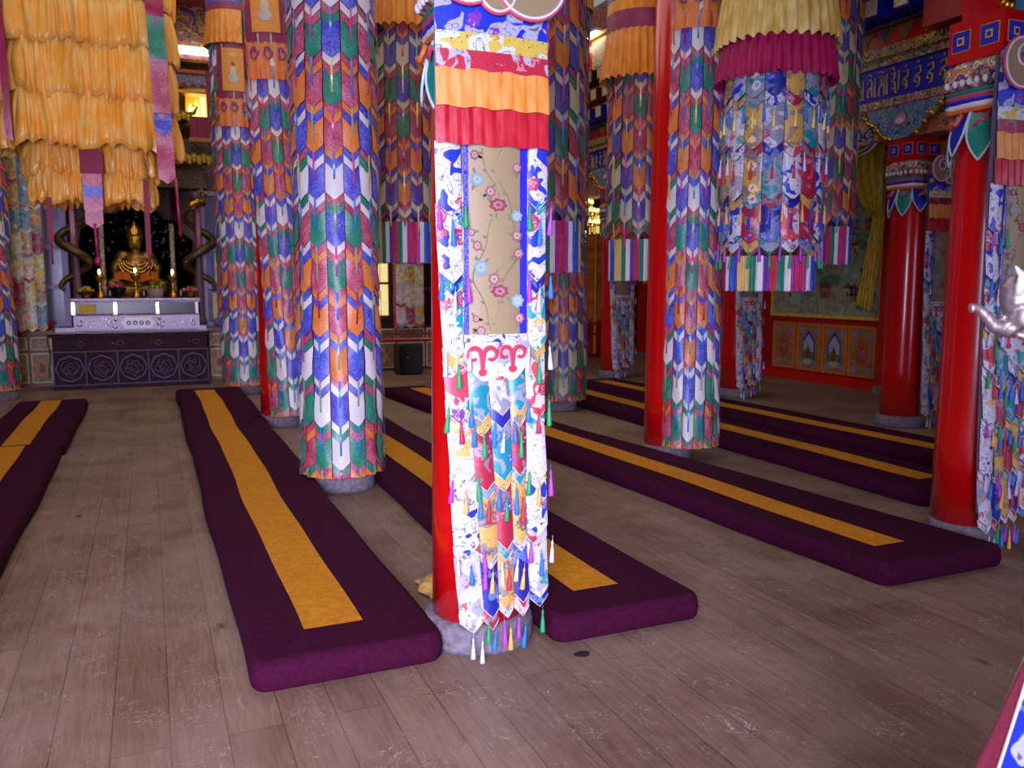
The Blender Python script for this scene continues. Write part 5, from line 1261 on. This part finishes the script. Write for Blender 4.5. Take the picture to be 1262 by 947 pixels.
# pilasters
for (y, w, nm) in ((11.6, .16, 'red pilaster on the right wall left of the mural'), (8.62, .14, 'red pilaster right of the mural with the white switch'), (14.9, .16, 'red pilaster near the far corner'), (5.2, .16, 'red pilaster on the near right wall')):
    r = empty('wall_pilaster', (9.4, y, 0), 0, nm, 'pilaster', 'red pilasters on the right wall'); mb = MB(); mb.box(-.1, .1, -w, w, .1, 6.1, REDLAC); mb.build('shaft', r)
    mb = MB(); mb.box(-.13, .1, -w-.04, w+.04, 0, .1, STONE); mb.build('stone_foot', r)
mb = MB(); mb.box(-.012, 0, -.04, .04, -.06, .06, plain('white_plastic', '#E8E0E0', .4)); sw = tag(mb.build('light_switch', None, (9.3, 8.62, .86)), 'small white switch on the red pilaster beside the painted panels', 'switch')
mb = MB(); mb.box(9.44, 9.5, 0, 16.5, 0, .14, REDLAC); tag(mb.build('baseboard_right'), kind='structure')
# curtains
def curtain(y, zt, zb, label, side=1, width=.62):
    root = empty('yellow_curtain', (9.22, y, 0), 0, label, 'curtain', 'yellow silk curtains on the right wall')
    YC = satin('olive_yellow_silk', '#B08C10', '#D8B830'); mb = MB()
    zk = zt-.95
    def fn(u, v):
        z = zt+(zb-zt)*v; t = (zt-z)/(zt-zk) if z > zk else 1+ (zk-z)/(zk-zb)
        if t <= 1:
            k = t**1.6; left = width*(1-k)+.1*k*side; right = 0
            wv = .03; yy = -right + (left)*u + k*.02
        else:
            q = t-1; left = .12+.14*q; yy = -.02+left*u+.12*q*1.0
            wv = .05
        return (-.02+wv*math.sin(u*26+3*v)*(.3+.7*min(1, t)), yy*side, z - (.35*u*math.sin(PI*min(1, t))*.6 if t <= 1 else 0) + (.1*u if t > 1 else 0)*1)
    mb.grid(fn, 40, 30, YC); mb.build('gathered_cloth', root)
    mb = MB(); mb.tube([(0, .0, zk), (.03, .12*side, zk-.02)], .045, YC, 8); mb.build('tie_knot', root)
    mb = MB(); mb.box(-.02, .03, min(-.02, width*side), max(.02, width*side), zt-.01, zt+.04, DKWOOD); mb.build('curtain_rod', root)
curtain(8.72, 3.4, 1.15, 'olive yellow silk curtain tied back beside the village mural', 1)
curtain(11.75, 3.4, 1.2, 'yellow silk curtain tied back farther along the right wall', 1, .3)
curtain(8.3, 3.4, 1.6, 'narrow yellow cloth edge between the two right red columns', -1, .25)
curtain(14.75, 3.2, 1.5, 'yellow cloth hanging by the far corner below the chandelier', -1, .3)
# far corner: orange lattice doors on an end wall
mb = MB(); OD = plain('orange_door_wood', '#B85A1C', .45, vary=.25); OD2 = plain('orange_door_panel', '#C87030', .45, vary=.3)
mb.box(6.9, 9.4, 15.2, 15.3, 0, 3.05, plain('end_wall_red', '#8A1C10', .5)); tag(mb.build('wall_end'), kind='structure')
mb = MB()
for i in range(5):
    x = 7.0+.45*i; mb.box(x, x+.42, 15.15, 15.2, .75, 2.95, OD)
    for (z0, z1) in ((.8, 1.55), (1.6, 2.15), (2.2, 2.9)): mb.box(x+.04, x+.2, 15.13, 15.15, z0, z1, OD2); mb.box(x+.22, x+.38, 15.13, 15.15, z0, z1, OD2)
    mb.box(x, x+.42, 15.15, 15.2, .12, .68, REDWALL); mb.prism([(x+.21+.1*math.cos(t), .4+.2*math.sin(t)) for t in [k*PI/8 for k in range(16)]], lambda a, b, d: (a, 15.15-d, b), .01, plain('dusky_paint', '#5A4A5A', .5))
d1 = tag(mb.build('door_1'), kind='structure')
mb = MB(); 
for i in range(6): x = 6.985+.45*i; mb.box(x-.015, x+.015, 15.12, 15.2, .1, 3.0, GOLDP)
mb.box(6.98, 9.3, 15.11, 15.2, .69, .74, REDLAC); mb.box(6.98, 9.3, 15.11, 15.2, 2.96, 3.0, GOLDP); mb.build('door_rail', d1)

# chandelier
def chandelier(x, y, z):
    root = empty('crystal_chandelier', (x, y, z), 0, 'glowing yellow crystal chandelier at upper centre right', 'chandelier')
    GLW = emit('chandelier_glow', '#FFE28A', 3.2); CR = emit('crystal_glow', '#F0D870', .9)
    for (rr, zz, n) in ((.42, .18, 22), (.3, .34, 16), (.42, -.02, 22), (.18, -.2, 12)):
        mb = MB(); mb.tube([(rr*math.cos(2*PI*k/24), rr*math.sin(2*PI*k/24), zz) for k in range(25)], .012, GOLD, 6); ring = mb.build('ring', root)
        m2 = MB()
        for k in range(n):
            a = 2*PI*k/n; X, Y = rr*math.cos(a), rr*math.sin(a)
            m2.ball((X, Y, zz+.05), (.022, .022, .035), GLW, 6, 5)
        m2.build('bulb', ring)
        m2 = MB()
        for k in range(n):
            a = 2*PI*(k+.5)/n; X, Y = rr*math.cos(a), rr*math.sin(a)
            for j in range(3): m2.ball((X, Y, zz-.05-.045*j), (.014, .014, .02), CR, 5, 4)
        m2.build('crystal_drop', ring)
    mb = MB(); mb.lathe([(.02, -.3), (.05, -.1), (.03, .1), (.06, .3), (.015, .5)], GOLD, 12); mb.tube([(0, 0, .5), (0, 0, 6.1-z)], .008, GOLD, 6); mb.build('stem', root)
chandelier(7.35, 14.1, 2.62)

# ------------------------------------------------------------------ foreground right: silver ornament and draped stand
def front_right():
    root = empty('silver_animal_head', (1.43, 1.02, 0), 0, 'silver elephant-like head ornament with raised trunk, cut by the right edge', 'ornament')
    SV = plain('worn_silver', '#A89898', .45, .8, vary=.3, vs=30, bumps=.5); hd = Vector((-.919, .395, 0)); bk = Vector((.395, .919, 0))
    def p(a, z, q=0): v = hd*a+bk*q; return (v.x, v.y, z)
    mb = MB()
    # skull, cheek, brow as blended balls and the trunk as a tapering tube
    mb.ball(p(-.03, 1.52), (.055, .05, .065), SV, 14, 10); mb.ball(p(.015, 1.525), (.032, .03, .04), SV, 12, 8); mb.ball(p(.0, 1.49), (.04, .035, .03), SV, 12, 8); mb.ball(p(-.06, 1.47), (.05, .045, .05), SV, 12, 8)
    mb.tube([p(-.02, 1.50), p(.005, 1.475), p(.03, 1.466), p(.055, 1.472), p(.072, 1.492), p(.085, 1.504), p(.100, 1.503)], [.028, .019, .015, .0125, .010, .008, .0095], SV, 12)
    for q in (-1, 1):
        mb.ball(p(.022, 1.54, q*.018), (.016, .012, .01), SV, 10, 7); mb.ball(p(-.005, 1.56, q*.025), (.02, .018, .016), SV, 10, 7)
        mb.tube([p(.0, 1.475, q*.03), p(.025, 1.455, q*.036), p(.035, 1.46, q*.034)], [.012, .009, .004], SV, 8)
    for k in range(5): mb.tube([p(.012+.012*k, 1.482-.002*k, -.018+.003*k), p(.018+.012*k, 1.455+.003*k, 0), p(.012+.012*k, 1.482-.002*k, .018-.003*k)], .003, SV, 6)
    mb.tube([p(-.05, 1.57), p(-.03, 1.60), p(-.05, 1.625), p(-.08, 1.62)], [.02, .016, .012, .005], SV, 8)
    o = mb.build('head', root); remesh(o, .003, 1)
    mb = MB(); mb.tube([p(.028, 1.528, -.02), p(.030, 1.546, -.03), p(.032, 1.562, -.034), p(.042, 1.577, -.03)], [.008, .0075, .006, .002], plain('ivory_tusk', '#E8DCD4', .3), 10); mb.build('tusk', root)
    mb = MB(); mb.grid(lambda u, v: p(-.03-.07*v, 1.5+.06*math.sin(PI*u)*v+.02*u, -.045-.02*v*math.sin(PI*u)), 8, 6, SV); mb.build('ear', root)
    mb = MB(); 
    for (a, z) in ((.012, 1.512), (.045, 1.487)): mb.ball(p(a, z, -.03 if a < .03 else -.012), .006, plain('polished_silver', '#F4F0F8', .15, 1), 8, 6)
    mb.build('eye', root)
    mb = MB(); mb.lathe([(.02, .9), (.016, 1.2), (.022, 1.4), (.05, 1.46)], SV, 14, c=(.055, -.02)); mb.build('pole', root)
    st = empty('draped_stand', (1.50, .98, 0), 0, 'pink and blue silk draped stand, only its edge showing at lower right', 'stand')
    mb = MB(); n = 48; 
    def fn(u, v):
        a = R(112)+2*PI*u; r = .02+.26*v**1.05 + .008*math.sin(a*9)*v; return (r*math.cos(a), r*math.sin(a), .90-.86*v)
    b0 = MB()
    PB = brocade('hot_pink_silk', '#A81A48', '#D05878', .3); seg = 6
    for k in range(seg):
        b0.grid(lambda u, v: fn((k+u)/seg, v), 8, 16, [PB, FL['blue']][k % 2])
        b0.tube([fn(k/seg, v/16) for v in range(17)], .0035, plain('pale_piping', '#D8CCB8', .6), 5)
    b0.build('silk_drape', st)
    mb = MB(); mb.lathe([(.28, .0), (.28, .04), (.02, .06), (.015, .88)], DKWOOD, 20); mb.build('stand_frame', st)
front_right()
# little heap of brocade behind the foot of the centre column
mb = MB(); rnd = random.Random(3)
mb.grid(lambda u, v: (-.09+.18*u+.015*math.sin(v*9), -.14+.28*v+.03*math.sin(u*11), .012+.06*math.sin(PI*u)*math.sin(PI*v)*(1+.6*math.sin(u*17+v*13))), 18, 18, FL['gold'])
mb.grid(lambda u, v: (-.05+.13*u, -.06+.1*v, .075+.02*math.sin(u*6+v*5)), 8, 8, ORA2)
tag(mb.build('brocade_heap', None, (1.28, 3.92, 0)), 'small crumpled heap of brocade on the floor beside the nearest mat', 'cloth')
mb = MB(); mb.prism([(.035*math.cos(t)*(1+.12*math.sin(3*t)), .025*math.sin(t)) for t in [i*PI/8 for i in range(16)]], lambda a, b, d: (a, b, d), .004, plain('dark_stain', '#241A1C', .6))
tag(mb.build('floor_knot', None, (1.60, 2.98, .0005)), 'dark round knot patch on the floor right of the central column', 'knot')

# ------------------------------------------------------------------ light, world, camera
w = bpy.data.worlds.new('w'); sc.world = w; w.use_nodes = True
bg = w.node_tree.nodes['Background']; bg.inputs[0].default_value = (.95, .90, 1.0, 1); bg.inputs[1].default_value = .28
def area(name, loc, tgt, sx, sy, power, col, spread=180):
    l = bpy.data.lights.new(name, 'AREA'); l.shape = 'RECTANGLE'; l.size = sx; l.size_y = sy; l.energy = power; l.color = col; l.spread = R(spread)
    o = bpy.data.objects.new(name, l); COL.objects.link(o); o.location = loc
    o.rotation_euler = (Vector(tgt)-Vector(loc)).to_track_quat('-Z', 'Y').to_euler(); return o
area('door_daylight', (-1.1, -1.5, 1.75), (.35, 2.6, .8), 2.2, 2.3, 190, (.70, .68, 1.0), 84)
area('side_window_daylight', (7.2, -1.5, 1.7), (5.4, 3, 1.2), .6, 2.4, 22, (.6, .62, 1.0), 90)
area('overhead_fill', (1.4, 8.6, 6.3), (1.4, 8.6, 0), 5.5, 9, 200, (1.0, .86, .70))  # unseen overhead fill added for ambient light, above the gap in the ceiling

cam = bpy.data.cameras.new('cam'); co = bpy.data.objects.new('camera', cam); COL.objects.link(co); sc.camera = co
F = 1040; pitch = math.atan(126/F); yaw = math.atan(450/(F/math.cos(pitch)))
cam.sensor_width = 36; cam.lens = 36*F/1262; cam.clip_start = .05
co.location = (0, 0, 1.55); co.rotation_euler = (PI/2-pitch, 0, -yaw)
cam.dof.use_dof = True; cam.dof.focus_distance = 3.45; cam.dof.aperture_fstop = 5.0
vs = sc.view_settings; vs.view_transform = 'Standard'; vs.look = 'None'; vs.gamma = 1; vs.exposure = 0; vs.use_curve_mapping = False
sc.cycles.use_denoising = True; sc.cycles.max_bounces = 6; sc.cycles.diffuse_bounces = 4; sc.cycles.sample_clamp_indirect = 6
